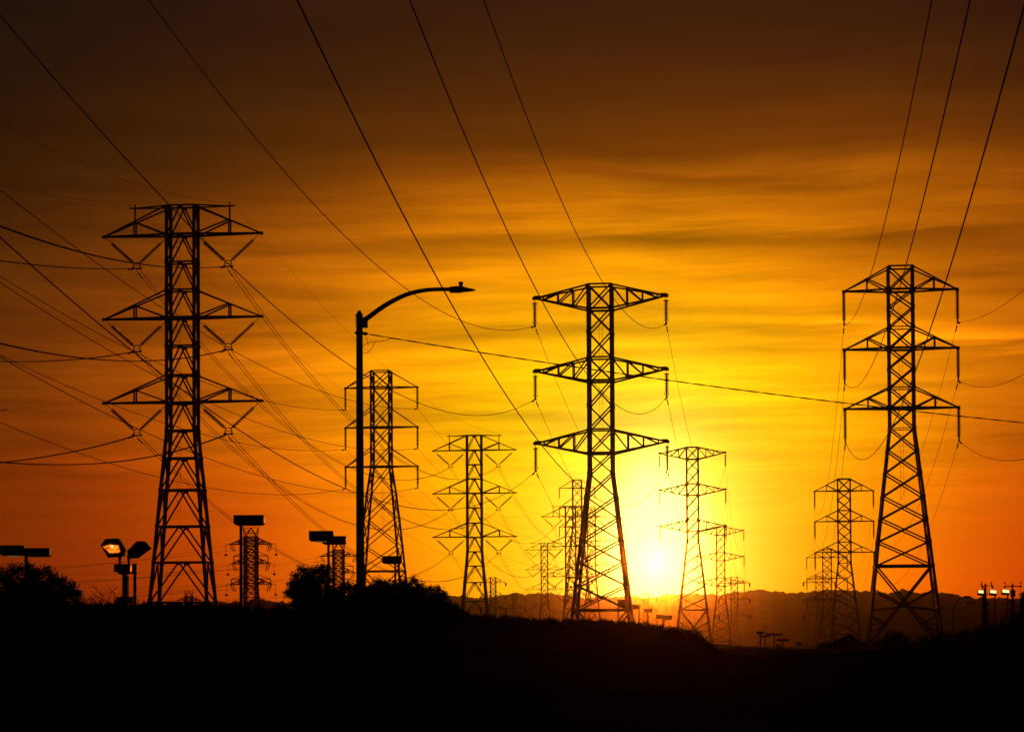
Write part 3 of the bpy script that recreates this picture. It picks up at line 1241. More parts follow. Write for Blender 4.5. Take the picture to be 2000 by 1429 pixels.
# cobra head
hd0 = LP(878, 565)
mb = MB()
sec = [(877, 561, 569, .10), (880, 559.5, 572.5, .26), (893, 558.5, 571.5, .34), (905, 559.5, 570.5, .34), (913, 562.3, 569.7, .30),
       (922, 563.5, 568.7, .2), (928.5, 565.5, 567.5, .06)]
kk = len(mb.v)
NS = 12
for (px, y0, y1, wy) in sec:
    a, b = LP(px, y0), LP(px, y1)
    c = (a + b) / 2
    hz = (a.z - b.z) / 2
    for j in range(NS):
        th = 2 * math.pi * j / NS
        mb.v.append((c.x, wy / 2 * math.cos(th), c.z + hz * math.copysign(abs(math.sin(th)) ** .7, math.sin(th))))
for i in range(len(sec) - 1):
    for j in range(NS):
        q = (j + 1) % NS
        mb.f.append((kk + i * NS + j, kk + i * NS + q, kk + (i + 1) * NS + q, kk + (i + 1) * NS + j))
mb.f.append(tuple(kk + j for j in range(NS - 1, -1, -1)))
mb.f.append(tuple(kk + (len(sec) - 1) * NS + j for j in range(NS)))
head = link('lamp_head', mb.mesh('lamp_head', True), 'pole', lamp)
mb = MB()
c = LP(899, 571)
mb.box((c.x - .06, 0, c.z + .006), .22, .22, .02, .8)
link('lens', mb.mesh('lens'), 'lens', head)
mb = MB()
c = LP(900, 555)
mb.tube([(c.x, 0, c.z - 4 * kl), (c.x, 0, c.z - 1 * kl), (c.x, 0, c.z), (c.x, 0, c.z + 4.2 * kl), (c.x, 0, c.z + 4.6 * kl)],
        [rad(7), rad(7), rad(9), rad(9), rad(8)], 12)
link('photocell', mb.mesh('photocell'), 'bronze', head)
mb = MB()
c = LP(702, 650)
mb.tube([(0, 0, c.z - .05), (0, 0, c.z + .05)], [rad(15), rad(15)], 14)
mb.beam((0, 0, c.z), (16 * kl, 0, c.z - .02), .05)
e = LP(714, 651.5)
mb.tube([(e.x - .07, 0, e.z), (e.x, 0, e.z), (e.x + .05, 0, e.z)], [.03, .055, .03], 8)
mb.beam((-10 * kl, 0, c.z), (0, 0, c.z), .04)
link('cable_clamp', mb.mesh('cable_clamp'), 'pole', lamp)
mb = MB()
loop = [(708, 677), (716, 671), (724, 668), (733, 666.5), (745, 666), (756, 664), (764, 661)]
mb.tube([LP(*p) for p in loop], .008, 5)
loop = [(708, 688.5), (714, 689.5), (719, 688), (724, 683), (729, 674), (733, 667)]
mb.tube([LP(*p) for p in loop], .008, 5)
loop = [(714, 654), (717, 664), (720, 675)]
mb.tube([LP(*p) for p in loop], .005, 5)
link('drip_loop', mb.mesh('drip_loop'), 'wire', lamp)
mb = MB()
mb.tube([LP(695, 612), LP(694.6, 625), LP(695, 636)], .006, 5)
link('lead_wire', mb.mesh('lead_wire'), 'wire', lamp)

# service cable, twisted, from the lamp pole to a pole outside the picture on the right
cp = P(717, 652, LD)
pts = [(791.5, 665), (949, 689), (1000, 697.7), (1090, 712), (1226, 732), (1350, 748), (1540, 774), (1669, 788), (1795, 804), (2000, 825.6)]
dirv = Vector((1, .10, 0)).normalized()
rows, rhs = [], []
for (px, py) in pts:
    d = CROT @ Vector(((px - 1000) / F, (714.5 - py) / F + SHIFT, -1.0))
    nrm = Vector((dirv.y, -dirv.x, 0))
    k = (cp - Vector((0, 0, CAMZ))).dot(nrm) / d.dot(nrm)
    X = Vector((0, 0, CAMZ)) + d * k
    s = (X - cp).dot(dirv)
    rows.append((s, s * s))
    rhs.append(X.z - cp.z)
(a_, b_), *_ = np.linalg.lstsq(np.array(rows), np.array(rhs), rcond=None)
cur = [cp + dirv * s + Vector((0, 0, a_ * s + b_ * s * s)) for s in np.linspace(0, 34, 240)]
sv = thing('service_cable', 'thin twisted cable sloping right from the street lamp pole across the picture', 'cable', cp)
for ph in (0, math.pi):
    mb = MB()
    tw = []
    for i, p in enumerate(cur):
        a = ph + i * .9
        tw.append(p - cp + Vector((0, math.cos(a) * .009, math.sin(a) * .009)))
    mb.tube(tw, .010, 5)
    link('strand', mb.mesh('strand'), 'wire', sv)

# ------------------------------------------------------------------ parking lot lamps


def box_lamp(label, D, pole_px, pole_w, heads, group='box lamps over the parking lot', lit=None, foot=None):
    """heads: (x0, y0, x1, y1) in photo pixels"""
    k = D / F
    ym = (heads[0][1] + heads[0][3]) / 2
    pt = P(pole_px, ym, D)
    gz = ground_z(pt.x, D)
    o = thing('parking_lot_lamp', label, 'lamp post', (pt.x, D, gz), group=group)
    loc = o.location
    mb = MB()
    h = max(P(pole_px, hh[3] - 2, D).z for hh in heads) - gz
    mb.tube([(0, 0, -.2), (0, 0, h)], [pole_w * k / 2 * 1.15, pole_w * k / 2], 10)
    mb.box((0, 0, .15), pole_w * k * 2.2, pole_w * k * 2.2, .3)
    link('pole', mb.mesh('pole'), 'pole', o)
    for i, (x0, y0, x1, y1) in enumerate(heads):
        c = P((x0 + x1) / 2, (y0 + y1) / 2, D) - loc
        c.y = .12 * (1 if i else -1) if len(heads) > 1 else 0
        w, hgt = (x1 - x0) * k, (y1 - y0) * k
        mb = MB()
        mb.box(c + Vector((0, 0, hgt * .08)), w, w * .62, hgt * .84)
        mb.box(c - Vector((0, 0, hgt * .42)), w * .985, w * .60, hgt * .16, .9)
        mb.beam(Vector((0, 0, c.z)), c, .08)
        hd = link('lamp_head', mb.mesh('lamp_head'), 'bronze', o)
        mb = MB()
        mb.box(c - Vector((0, 0, hgt * .5 + .006)), w * (.46 if lit == i else .8), w * .48, .02 + (.02 if lit == i else 0), .9)
        link('lens', mb.mesh('lens'), 'slit' if lit == i else 'lens', hd)
    return o


box_lamp('wide double box lamp above the leafy tree at the left edge', 86, 51.5, 7, [(4, 1065, 51, 1085), (51, 1070, 98.5, 1086)], lit=0)
box_lamp('box lamp half hidden behind right side of the left edge tree', 98, 128, 5, [(118, 1152, 161.5, 1164)])
box_lamp('plain box lamp just right of the lit floodlight pole', 92, 263.5, 6.5, [(251, 1100, 268, 1119)])
box_lamp('small distant double box lamp at foot of the lit floodlight pole', 170, 246, 4.5, [(229, 1165, 246, 1177), (246, 1165, 260, 1177)])
box_lamp('large single box lamp on a thin pole right of the tallest pylon', 84, 470.7, 6.2, [(458, 1006, 517, 1025)])
box_lamp('pair of box lamps on one pole left of the street lamp', 84, 641.5, 5, [(605, 1037, 653, 1057), (629, 1046.5, 676.5, 1062)], lit=0)
box_lamp('single box lamp above the bushes right of the street lamp', 112, 772, 4, [(746.5, 1085.5, 785.6, 1100)])
# rows of lamps towards the sun
box_lamp('double oval lamp in the orange glare right of the sun', 380, 1295, 4, [(1281, 1200, 1297, 1208), (1296, 1201, 1312, 1210)], 'glare-washed lot lamps')
box_lamp('box lamp washed out directly below the sun', 420, 1264, 3, [(1257, 1188, 1274, 1195)], 'glare-washed lot lamps')
box_lamp('box lamp washed out left below the sun beside the central pylon leg', 420, 1248, 3, [(1234, 1180, 1250, 1189)], 'glare-washed lot lamps')
box_lamp('big dark box lamp beside right leg of the central pylon', 330, 1208, 4.5, [(1206, 1170, 1229, 1184)], 'glare-washed lot lamps')
for lab, px, yt, w, yl in (('T-shaped lot lamp leftmost of the row right of the bank', 1485, 1233, 8, 3.0),
                           ('lower T-shaped lot lamp tucked beside the leftmost of the row', 1494, 1240, 10, 2.4),
                           ('tallest T-shaped lot lamp in the middle of the row', 1512, 1236, 16, 3.0),
                           ('short T-shaped lot lamp right of the dark cabinet', 1529, 1247, 12, 2.6),
                           ('last tiny T-shaped lot lamp standing alone at the right', 1560, 1254, 7, 2.2)):
    box_lamp(lab, 250, px, yl, [(px - w, yt, px, yt + 4), (px, yt, px + w, yt + 4)], 'T-shaped lot lamps')

# lit floodlight pole
FD = 70.0
pt = P(243.5, 1110, FD)
gz = ground_z(pt.x, FD)
fl = thing('floodlight_pole', 'twin floodlight pole at left with one head glowing orange', 'floodlight', (pt.x, FD, gz))
kf = FD / F


def FP(px, py, dy=0.0):
    p = P(px, py, FD)
    return Vector((p.x - fl.location.x, dy, p.z - fl.location.z))


mb = MB()
mb.tube([(0, 0, -.2), (0, 0, FP(243, 1118).z)], [5.2 * kf, 4.8 * kf], 14)
link('pole', mb.mesh('pole', True), 'pole', fl)
mb = MB()
for (x0, x1, y0, y1, dy) in ((224, 256, 1101, 1116, 0),):
    a, b = FP(x0, y0), FP(x1, y1)
    mb.box(((a.x + b.x) / 2, dy, (a.z + b.z) / 2), b.x - a.x, .3, a.z - b.z)
    mb.box(((a.x + b.x) / 2 + .03, dy, b.z - .04), (b.x - a.x) * .8, .26, .08, .6)
link('mounting_box', mb.mesh('mounting_box'), 'bronze', fl)
mb = MB()
for x in (234, 251.5):
    a, b = FP(x, 1103), FP(x, 1084)
    mb.tube([a, a.lerp(b, .5), b], [2.6 * kf, 2.6 * kf, 4 * kf], 10)
link('yoke', mb.mesh('yoke'), 'bronze', fl)
for n, (outl, lit) in enumerate((([(200, 1064.6), (209, 1053), (234, 1051.6), (248, 1075), (246, 1086), (214, 1088.5)], True),
                                 ([(249.5, 1075.5), (268, 1057), (283, 1057), (294, 1070), (268, 1089), (251, 1090)], False))):
    mb = MB()
    pts = [FP(*p) for p in outl]
    c = sum(pts, Vector()) / len(pts)
    dy = -.12 if lit else .1
    fr = Matrix.Translation((0, dy, 0))
    mb.prism([(p.x, p.z) for p in pts], .30, fr)
    hd = link('floodlight_head', mb.mesh('floodlight_head'), 'bronze', fl)
    # raised rim round the glass
    mb = MB()
    rim = [Vector((p.x, dy - .155, p.z)) for p in pts]
    for i in range(len(rim)):
        mb.beam(c.lerp(rim[i], .96) * 1 + Vector((0, dy - .155 - c.y - (dy - .155 - c.y) * .96, 0)), c.lerp(rim[(i + 1) % len(rim)], .96) + Vector((0, (dy - .155 - c.y) * .04, 0)), .035)
    link('rim', mb.mesh('rim'), 'bronze', hd)
    if lit:
        lens = [(204, 1067), (213, 1065), (219, 1063.5), (234, 1065.5), (238, 1077), (233, 1079.5), (217, 1080)]
        mb = MB()
        mb.prism([(FP(*p).x, FP(*p).z) for p in lens], .02, Matrix.Translation((0, dy - .165, 0)))
        link('lens', mb.mesh('lens'), 'sodium', hd)
        mb = MB()
        c = FP(222.5, 1067.5)
        mb.tube([(c.x - .025, dy - .19, c.z + .02), (c.x, dy - .20, c.z), (c.x + .025, dy - .19, c.z - .02)], [.02, .045, .02], 10)
        link('bulb', mb.mesh('bulb', True), 'bulb', hd)

mb = MB()
mb.tube([FP(249.4, 1124), FP(249.4, 1128), FP(249.2, 1166), FP(249.2, 1172)], .036, 12)  # added tube on the pole edge, there only to reflect a sun glint
link('glint_strip', mb.mesh('glint_strip', True), 'bright', fl)

# three lit floodlights at the right edge
for lab, px, py, D, w in (('lit floodlight left of the first utility pole at right', 1916, 1155, 140, 10),
                          ('lit floodlight between the two utility poles at right', 1940, 1155, 142, 12),
                          ('lit floodlight just left of the second utility pole at right', 1964.5, 1154, 144, 13)):
    c = P(px, py, D)
    k = D / F
    gz = ground_z(c.x, D)
    o = thing('floodlight', lab, 'floodlight', (c.x + 3.5 * k, D, gz), group='lit white floodlights at the right edge')
    hz = c.z - gz
    mb = MB()
    mb.tube([(0, 0, -.2), (0, 0, hz - 5 * k)], [2.0 * k, 1.4 * k], 8)
    link('pole', mb.mesh('pole'), 'pole', o)
    mb = MB()
    mb.tube([(0, 0, hz - 8 * k), (0, 0, hz - 3 * k)], [2.2 * k, 2.2 * k], 8)
    link('yoke', mb.mesh('yoke'), 'bronze', o)
    rot = Matrix.Rotation(math.radians(-28), 3, 'X') @ Matrix.Rotation(math.radians(8), 3, 'Y')
    cc = Vector((-3.5 * k, 0, hz))
    mb = MB()
    mb.box(cc + rot @ Vector((0, .12, 0)), (w + 2.5) * k, .22, 8.5 * k, 1, rot)
    hd = link('floodlight_head', mb.mesh('floodlight_head'), 'bronze', o)
    mb = MB()
    mb.box(cc + rot @ Vector((0, -.005, 0)), w * k, .02, 6.2 * k, 1, rot)
    link('lens', mb.mesh('lens'), 'flood', hd)

# utility poles at the right edge
for lab, px, yt, D, w, arm in (('slim utility pole with cutouts between the lit floodlights', 1924.5, 1139, 150, 3.4, 'thin'),
                               ('utility pole with round insulators on a thick crossarm', 1977.5, 1139, 150, 3.2, 'thick')):
    t = P(px, yt, D)
    k = D / F
    gz = ground_z(t.x, D)
    o = thing('utility_pole', lab, 'utility pole', (t.x, D, gz), group='utility poles at the right edge')
    H = t.z - gz
    mb = MB()
    mb.tube([(0, 0, -.3), (0, 0, H)], [w * k * .85, w * k * .5], 10)
    link('pole', mb.mesh('pole', True), 'wood', o)
    if arm == 'thin':
        mb = MB()
        mb.beam((-9 * k, -.08, H - 4 * k), (10.5 * k, -.08, H - 4 * k), 1.0 * k)
        link('crossarm', mb.mesh('crossarm'), 'wood', o)
        for x in (-8, 11.5):
            mb = MB()
            mb.tube([(x * k, -.1, H + 4 * k), (x * k, -.1, H - 2 * k), (x * k, -.1, H - 6 * k)], [.9 * k, 1.3 * k, 1.0 * k], 8)
            mb.tube([(x * k, -.1, H - 4 * k), ((x + 2.2) * k, -.1, H - 7.5 * k), ((x + 3.2) * k, -.1, H - 9 * k)], [1.2 * k, 2.2 * k, 1.0 * k], 8)
            link('fuse_cutout', mb.mesh('fuse_cutout'), 'porcelain', o)
    else:
        mb = MB()
        mb.beam((-15.5 * k, -.08, H - 5 * k), (16.5 * k, -.08, H - 5 * k), 1.9 * k)
        link('crossarm', mb.mesh('crossarm'), 'wood', o)
        for x in (-15.5, 15.5):
            for (dz, r) in ((1, 1.7), (-6.5, 2.3)):
                mb = MB()
                mb.tube([(x * k, -.1, H + (dz + 1.9) * k), (x * k, -.1, H + (dz + .8) * k), (x * k, -.1, H + (dz - .8) * k), (x * k, -.1, H + (dz - 1.9) * k)],
                        [.3 * k, r * k, r * k, .3 * k], 10)
                mb.beam((x * k, -.1, H + dz * k), (x * k, -.1, H - 5 * k), .5 * k)
                link('insulator', mb.mesh('insulator'), 'porcelain', o)
        mb = MB()
        mb.box((0, -.1, H - 19 * k), 6.5 * k, .5, 13 * k)
        link('transformer', mb.mesh('transformer'), 'pole', o)

# two dim cobra-head lamps against the hill at the right
for lab, D, pole, arm in (('dim slender street lamp curving right against the dark hill', 160, (1862, 1250), [(1862, 1190), (1864, 1181), (1870, 1173), (1876, 1167.5), (1882, 1165)]),
                          ('dim street lamp arm reaching left before the first utility pole', 165, (1921, 1250), [(1921, 1182), (1914, 1178.5), (1906, 1177), (1898, 1177)])):
    b = P(pole[0], arm[0][1], D)
    gz = ground_z(b.x, D)
    o = thing('street_lamp', lab, 'street lamp', (b.x, D, gz))
    k = D / F
    pts = [P(x, y, D) - o.location for x, y in arm]
    for p in pts:
        p.y = 0
    mb = MB()
    mb.tube([Vector((0, 0, -.2)), pts[0]], [1.6 * k, 1.1 * k], 8)
    link('pole', mb.mesh('pole'), 'pole', o)
    mb = MB()
    mb.tube(pts, .9 * k, 8)
    link('curved_arm', mb.mesh('curved_arm'), 'pole', o)
    s = 1 if arm[-1][0] > arm[0][0] else -1
    mb = MB()
    e = pts[-1]
    mb.tube([e, e + Vector((s * .12, 0, 0)), e + Vector((s * .3, 0, -.01)), e + Vector((s * .42, 0, -.01))], [1.2 * k, 2.2 * k, 2.2 * k, .5 * k], 10)
    link('lamp_head', mb.mesh('lamp_head'), 'bronze', o)

# ------------------------------------------------------------------ small buildings behind the bank


def house(name, lab, apex, half_w, drop, D, length):
    a = P(apex[0], apex[1], D)
    k = D / F
    hw = half_w * k
    rise = drop * k
    gz = min(ground_z(a.x - hw, D), ground_z(a.x + hw, D + length)) - .3
    o = thing(name, lab, 'house', (a.x, D, gz), -math.atan2(a.x, D))
    H = a.z - gz
    ez = H - rise
    mb = MB()
    w = hw * .9
    mb.prism([(-w, 0), (w, 0), (w, ez), (0, ez + rise * .9), (-w, ez)], length * .94, Matrix.Translation((0, length / 2, 0)))
    link('wall', mb.mesh('wall'), 'wall', o)
    mb = MB()
    t = .18
    for s in (-1, 1):
        mb.prism([(0, H), (s * hw, ez), (s * hw, ez - t), (0, H - t)][::s], length, Matrix.Translation((0, length / 2, 0)))
    link('roof', mb.mesh('roof'), 'roof', o)
    for x in (-.45, .45):
        mb = MB()
        mb.box((x * w, length * .03 - .02, ez * .55), w * .35, .06, min(1.2, ez * .4))
        f = link('window', mb.mesh('window'), 'glass', o)
    return o


house('gabled_house', 'dark gabled roof in front of the half-size right pylon', (1657, 1236), 40, 25, 130, 8)
house('shed', 'small gabled shed roof at foot of the central pylon', (1194, 1209), 17, 13, 150, 6)
c = P(1520, 1258, 240)
gz = ground_z(c.x, 240)
cb = thing('metal_cabinet', 'dark upright cabinet between the T-shaped lot lamps', 'cabinet', (c.x, 240, gz))
mb = MB()
mb.box((0, 0, (c.z - gz) / 2), .42, .4, c.z - gz)
link('cabinet_body', mb.mesh('cabinet_body'), 'bronze', cb)
mb = MB()
mb.box((0, 0, c.z - gz + .03), .5, .48, .06)
link('lid', mb.mesh('lid'), 'bronze', cb)

# ------------------------------------------------------------------ vegetation


def leaves(mb, lobes, n, size, hollow=.3, core=.80):
    """leaf-sized faces spread through a crown of ellipsoid lobes (centre, radii)"""
    vol = np.array([(r[0] * r[2]) ** .85 for _, r in lobes])
    vol = vol / vol.sum()
    for (c, r), share in zip(lobes, vol):
        m = int(n * share) + 1
        # dense inner mass of the crown, lumpy and out of sight behind the outer leaves
        k0 = len(mb.v)
        nu, nv = 11, 7
        for a in range(nv + 1):
            for b in range(nu):
                th, ph = math.pi * a / nv, 2 * math.pi * b / nu
                w = core * (.82 + .3 * rng.random()) * (.55 if r[2] < .28 else 1.0)
                mb.v.append((c[0] + r[0] * w * math.sin(th) * math.cos(ph), c[1] + r[1] * w * math.sin(th) * math.sin(ph),
                             c[2] + r[2] * w * math.cos(th)))
        for a in range(nv):
            for b in range(nu):
                q = (b + 1) % nu
                mb.f.append((k0 + a * nu + b, k0 + (a + 1) * nu + b, k0 + (a + 1) * nu + q, k0 + a * nu + q))
        # twig centres, then leaves clustered round each twig
        tw = max(6, m // 14)
        for _ in range(tw):
            d = rng.normal(size=3)
            d /= np.linalg.norm(d)
            rr = (hollow + (1.06 - hollow) * rng.random() ** .6)
            if rng.random() < .12:
                rr *= 1.12
            tc = np.array([c[0] + d[0] * r[0] * rr, c[1] + d[1] * r[1] * rr, c[2] + d[2] * r[2] * rr])
            for _ in range(14):
                p = tc + rng.normal(size=3) * size * .9
                a = rng.normal(size=3)
                a /= np.linalg.norm(a)
                b = np.cross(a, rng.normal(size=3))
                b /= np.linalg.norm(b)
                L = size * (.6 + .8 * rng.random())
                W = L * (.35 + .25 * rng.random())
                k = len(mb.v)
                for q in (p - a * L / 2, p + b * W / 2, p + a * L / 2, p - b * W / 2):
                    mb.v.append(tuple(q))
                mb.f.append((k, k + 1, k + 2, k + 3))


def shrub(name, lab, cat, D, blobs, n, size, group=None, dy=.5, trunk_r=.04, core=.80):
    """blobs: (px, py, rx, ry) in photo pixels"""
    k = D / F
    x0 = P(blobs[0][0], blobs[0][1], D).x
    gz = ground_z(x0, D)
    o = thing(name, lab, cat, (x0, D, gz), group=group)
    lobes = []
    for (px, py, rx, ry) in blobs:
        c = P(px, py, D) - o.location
        lobes.append(((c.x, random.uniform(-.2, .2) * rx * k, c.z), (rx * k, rx * k * dy * 1.4, ry * k)))
    mb = MB()
    hi = max(l[0][2] for l in lobes)
    mb.tube([(0, 0, -.15), (0.02, 0, hi * .4), (0, .02, hi * .8)], [trunk_r, trunk_r * .75, trunk_r * .4], 7)
    for (c, r) in lobes:
        mb.tube([(0.01, 0, hi * .25), (c[0] * .6, c[1] * .6, c[2] * .6), c], [trunk_r * .6, trunk_r * .4, trunk_r * .15], 5)
    link('trunk', mb.mesh('trunk'), 'bark', o)
    mb = MB()
    leaves(mb, lobes, n, size, .3, core)
    link('crown', mb.mesh('crown'), 'leaf', o)
    return o


GB = 'dark bushes round the street lamp'


def knobs(pts, r0=8, r1=11, dy=7):
    out = []
    for (x, y) in pts:
        r = random.uniform(r0, r1)
        out.append((x, y + dy, r * random.uniform(.85, 1.1), r))
    return out


shrub('broadleaf_tree', 'dark leafy tree at the left edge under the double box lamp', 'tree', 80,
      [(40, 1170, 50, 46), (-20, 1178, 60, 55), (85, 1155, 28, 34), (15, 1135, 20, 18), (58, 1130, 18, 16), (118, 1170, 24, 26), (30, 1192, 100, 42)]
      + knobs([(-25, 1118), (0, 1117), (22, 1106), (34, 1107), (50, 1101), (64, 1108), (76, 1116), (90, 1109), (99, 1118), (109, 1130), (122, 1136), (136, 1141),
               (140, 1152), (148, 1165), (154, 1180)], 10, 15),
      30000, .075, trunk_r=.09, core=.62)
shrub('bush', 'tall rounded bush with bumpy top left of the street lamp pole', 'bush', 64,
      [(604, 1158, 34, 42), (596, 1134, 20, 18), (628, 1132, 15, 20), (580, 1155, 16, 26), (610, 1190, 50, 40), (640, 1165, 10, 26)]
      + knobs([(564, 1152), (568, 1132), (577, 1118), (590, 1107), (601, 1113), (613, 1108), (626, 1103), (638, 1107), (642, 1126), (647, 1146)]), 18000, .05, GB)
shrub('bush', 'lower bush hiding the foot of the street lamp pole', 'bush', 62,
      [(690, 1184, 32, 34), (668, 1176, 20, 24), (715, 1178, 26, 24), (690, 1205, 50, 30)]
      + knobs([(658, 1148), (671, 1143), (682, 1139), (695, 1143), (706, 1151)], 7, 12), 14000, .048, GB)
shrub('bush', 'bush with pointed tufts directly right of the street lamp', 'bush', 63,
      [(742, 1176, 34, 32), (760, 1168, 22, 24), (745, 1200, 50, 34)]
      + knobs([(717, 1150), (725, 1141), (738, 1131), (747, 1138), (757, 1133), (767, 1139)], 7, 12), 15000, .048, GB)
shrub('bush', 'broad bush below the single box lamp with raised tip', 'bush', 62.5,
      [(798, 1170, 34, 32), (822, 1166, 18, 20), (800, 1200, 50, 32)]
      + knobs([(777, 1138), (787, 1131), (798, 1136), (808, 1126), (818, 1138), (829, 1147)], 7, 12), 15000, .048, GB)
shrub('bush', 'rightmost bush sloping down to the grassy bank', 'bush', 63.5,
      [(848, 1178, 22, 28), (868, 1190, 18, 22), (890, 1206, 18, 18), (860, 1210, 44, 26)]
      + knobs([(841, 1143), (854, 1143), (862, 1157), (868, 1154), (871, 1174), (885, 1180), (896, 1191), (907, 1200)], 6, 10), 14000, .048, GB)
shrub('bush', 'rounded bush at the drop where the grassy bank ends', 'bush', 71,
      [(1345, 1252, 34, 20), (1365, 1262, 22, 16), (1315, 1245, 30, 16)]
      + knobs([(1300, 1227), (1312, 1228), (1325, 1229), (1338, 1232), (1349, 1238), (1359, 1243), (1369, 1251), (1378, 1260), (1385, 1268)], 6, 9), 10000, .05)
for px, w, h in ((950, 13, 6), (985, 9, 8), (1024, 15, 6), (1078, 10, 7), (1112, 14, 7), (1141, 9, 6), (1178, 13, 8), (1232, 10, 6), (1262, 14, 7),
                 (175, 22, 8), (212, 18, 7), (285, 26, 9), (334, 20, 10), (392, 24, 8), (436, 18, 10), (505, 26, 8), (548, 16, 9)):
    yc = np.interp(px, CX, CY)
    shrub('weed_clump', 'low dark weed clump on the crest of the bank', 'weeds', 70,
          [(px, yc, w * .6, h)] + knobs([(px - w * .7, yc - 2), (px - w * .2, yc - h * .8), (px + w * .35, yc - h * .5), (px + w * .8, yc - 1)], 2.5, 5, 1),
          1100, .04, 'weed clumps along the bank crest', trunk_r=.015)
shrub('bush', 'low shrub rising over the wall below the gabled house', 'bush', 100,
      [(1620, 1268, 24, 14), (1600, 1272, 14, 7), (1642, 1264, 18, 14)], 4500, .07)
shrub('bush', 'rounded dark bush between legs of the tall right pylon', 'bush', 100,
      [(1745, 1250, 26, 18), (1720, 1262, 24, 14), (1765, 1246, 12, 12), (1740, 1275, 50, 18)], 6000, .07)
shrub('bush', 'long dark bush right of the tall right pylon', 'bush', 104,
      [(1810, 1262, 36, 20), (1780, 1270, 30, 16), (1845, 1252, 30, 20), (1820, 1285, 70, 20)], 7000, .07)
shrub('bush', 'dark hedge-like bush below the lit floodlights', 'bush', 106,
      [(1890, 1250, 34, 24), (1925, 1242, 30, 28), (1960, 1238, 30, 30), (1995, 1230, 34, 40), (1930, 1275, 100, 26)], 9000, .075)
shrub('broadleaf_tree', 'dark tree crown cut by the right edge beside the utility pole', 'tree', 148,
      [(2012, 1190, 24, 34), (2000, 1172, 10, 12), (1999, 1162, 6, 6), (2030, 1170, 20, 22)], 5000, .09)
for lab, px, top, w in (('slender cypress in front of the first utility pole', 1925, 1158, 9), ('slender cypress in front of the second utility pole', 1978, 1172, 7)):
    D = 149
    k = D / F
    b = P(px, 1240, D)
    gz = ground_z(b.x, D)
    o = thing('cypress_tree', lab, 'tree', (b.x, D, gz), group='cypresses at the right edge')
    zt = P(px, top, D).z - gz
    mb = MB()
    mb.tube([(0, 0, -.2), (0, 0, zt * .8)], [.1, .03], 7)
    link('trunk', mb.mesh('trunk'), 'bark', o)
    lob = []
    for i in range(7):
        f = i / 6
        rr = w * k * (1 - .75 * f) * 1.05
        lob.append(((random.uniform(-.05, .05), 0, .3 + (zt - .5) * f), (rr, rr, zt * .12)))
    mb = MB()
    leaves(mb, lob, 4500, .09)
    link('crown', mb.mesh('crown'), 'leaf', o)

# bare shrub with thin arching twigs by the left tree


def bare_shrub():
    D = 76
    o0 = P(215, 1195, D)
    gz = ground_z(o0.x, D)
    o = thing('bare_shrub', 'leafless shrub with thin arching twigs right of the left edge tree', 'bush', (o0.x, D, gz))
    mb = MB()

    def L(px, py, dy=0.0):
        p = P(px, py, D) - o.location
        p.y = dy
        return p
    stems = [[(232, 1200), (222, 1190), (205, 1168), (190, 1152), (178, 1140)], [(205, 1200), (195, 1180), (182, 1170), (165, 1168), (150, 1169)],
             [(225, 1200), (210, 1178), (196, 1166), (182, 1163), (170, 1172), (160, 1180)], [(200, 1198), (188, 1183), (176, 1180), (166, 1184)],
             [(215, 1198), (212, 1170), (218, 1155), (228, 1144)], [(230, 1200), (238, 1180), (246, 1172)], [(185, 1198), (178, 1188), (168, 1182), (155, 1178)],
             [(222, 1200), (232, 1176), (226, 1160)], [(210, 1199), (203, 1186), (199, 1178), (201, 1168)]]
    for i, s in enumerate(stems):
        dy = random.uniform(-.3, .3)
        pts = [L(x, y, dy * j / len(s)) for j, (x, y) in enumerate(s)]
        r = [.014 * (1 - .7 * j / (len(s) - 1)) for j in range(len(s))]
        mb.tube(pts, r, 5)
        for j in range(1, len(s) - 1):
            for _ in range(4):
                a = pts[j].lerp(pts[j + 1], random.random())
                d = Vector((random.uniform(-.25, .15), random.uniform(-.1, .1), random.uniform(-.02, .22)))
                mb.tube([a, a + d * .6 + Vector((0, 0, .01)), a + d], [.006, .005, .003], 4)
    link('twigs', mb.mesh('twigs'), 'bark', o)


bare_shrub()

# grass and weeds along the bank


def build_grass():
    mb = MB()

    def blade(x, y, h, w):
        z = ground_z(x, y) - .02
        lx, ly = rng.normal(size=2) * h * .35
        k = len(mb.v)
        a = rng.random() * math.pi
        cx, sx = math.cos(a) * w, math.sin(a) * w
        mb.v.extend([(x - cx, y - sx, z), (x + cx, y + sx, z), (x + cx * .6 + lx * .4, y + sx * .6 + ly * .4, z + h * .6),
                     (x - cx * .6 + lx * .4, y - sx * .6 + ly * .4, z + h * .6), (x + lx, y + ly, z + h)])
        mb.f.append((k, k + 1, k + 2, k + 3))
        mb.f.append((k + 3, k + 2, k + 4))
    for i in range(16000):
        px = rng.uniform(-40, 1400)
        y = DC + rng.normal() * 2.5 - 1
        x = (px - 1000) / F * y
        clump = .5 + .5 * math.sin(px * .13) * math.sin(px * .047 + 1)
        h = .035 + .08 * rng.random() ** 2 * (1 + 1.3 * clump)
        if rng.random() < .06:
            h *= 2.1
        if px < 560:
            h *= 1.5
        blade(x, y, h, .008 + .01 * rng.random())
    for i in range(9000):
        y = 12 + 56 * rng.random() ** .6
        x = rng.uniform(-.25, .25) * y
        blade(x, y, .05 + .12 * rng.random(), .006)
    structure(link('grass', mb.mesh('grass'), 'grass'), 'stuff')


build_grass()

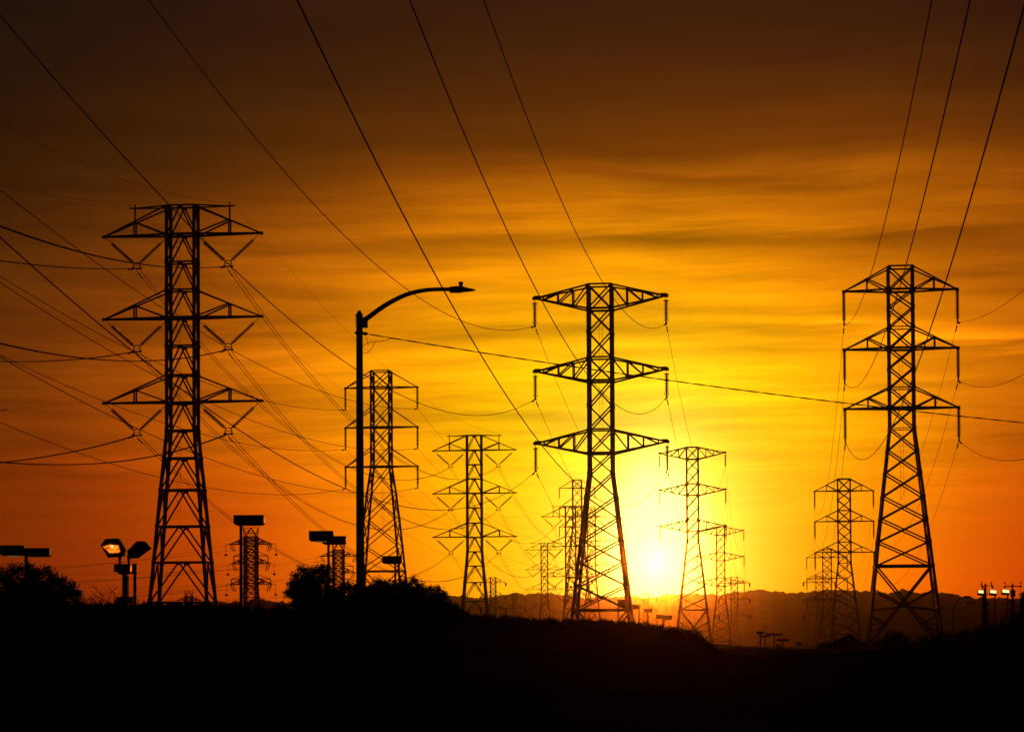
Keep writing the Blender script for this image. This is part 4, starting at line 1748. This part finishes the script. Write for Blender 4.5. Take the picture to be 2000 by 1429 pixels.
# airliner far away at the left edge
ac = P(6, 801, 10800)
pl = thing('airplane', 'tiny distant airplane gliding at the left edge of the sky', 'airplane', ac)
mb = MB()
mb.tube([(-16, 0, -.6), (-14, 0, 0), (-8, 0, .4), (8, 0, .4), (14, 0, 1.2), (17, 0, 1.8)], [.3, 1.6, 2.1, 2.1, 1.3, .3], 12)
link('fuselage', mb.mesh('fuselage', True), 'plane', pl)
for s in (-1, 1):
    mb = MB()
    k = len(mb.v)
    mb.prism([(-4, -.5), (2, -.5), (6.5, .6), (4.5, .7)], .6, Matrix.Translation((0, s * 2, 0)) @ Matrix.Rotation(math.radians(90) * s, 4, 'X') @ Matrix.Scale(1, 4))
    mb.v = []
    mb.f = []
    for (x, y, z) in ((-4, s * 1.5, -.6), (3, s * 1.5, -.6), (8, s * 16, .9), (6, s * 16, .9)):
        mb.v.append((x, y, z))
    for (x, y, z) in ((-4, s * 1.5, 0), (3, s * 1.5, 0), (8, s * 16, 1.1), (6, s * 16, 1.1)):
        mb.v.append((x, y, z))
    mb.f = [(0, 1, 2, 3), (7, 6, 5, 4), (0, 4, 5, 1), (1, 5, 6, 2), (2, 6, 7, 3), (3, 7, 4, 0)]
    link('wing', mb.mesh('wing'), 'plane', pl)
mb = MB()
mb.prism([(9, 1.5), (15.5, 1.8), (18, 7.5), (15.5, 7.5)], .5, Matrix.Identity(4))
link('tail_fin', mb.mesh('tail_fin'), 'plane', pl)

# ------------------------------------------------------------------ haze
HZ = 3.5e-5
mb = MB()
mb.box((0, 1850, 30), 7200, 4900, 130)
hm = bpy.data.materials.new('evening_haze')
hm.use_nodes = True
ht = hm.node_tree
ht.nodes.remove(ht.nodes['Principled BSDF'])
pv = ht.nodes.new('ShaderNodeVolumePrincipled')
pv.inputs['Color'].default_value = (.95, .9, .85, 1)
pv.inputs['Density'].default_value = HZ
pv.inputs['Anisotropy'].default_value = .993
ht.links.new(pv.outputs[0], ht.nodes['Material Output'].inputs['Volume'])
hb = link('haze', mb.mesh('haze'))
hb.data.materials.append(hm)
structure(hb, 'stuff')
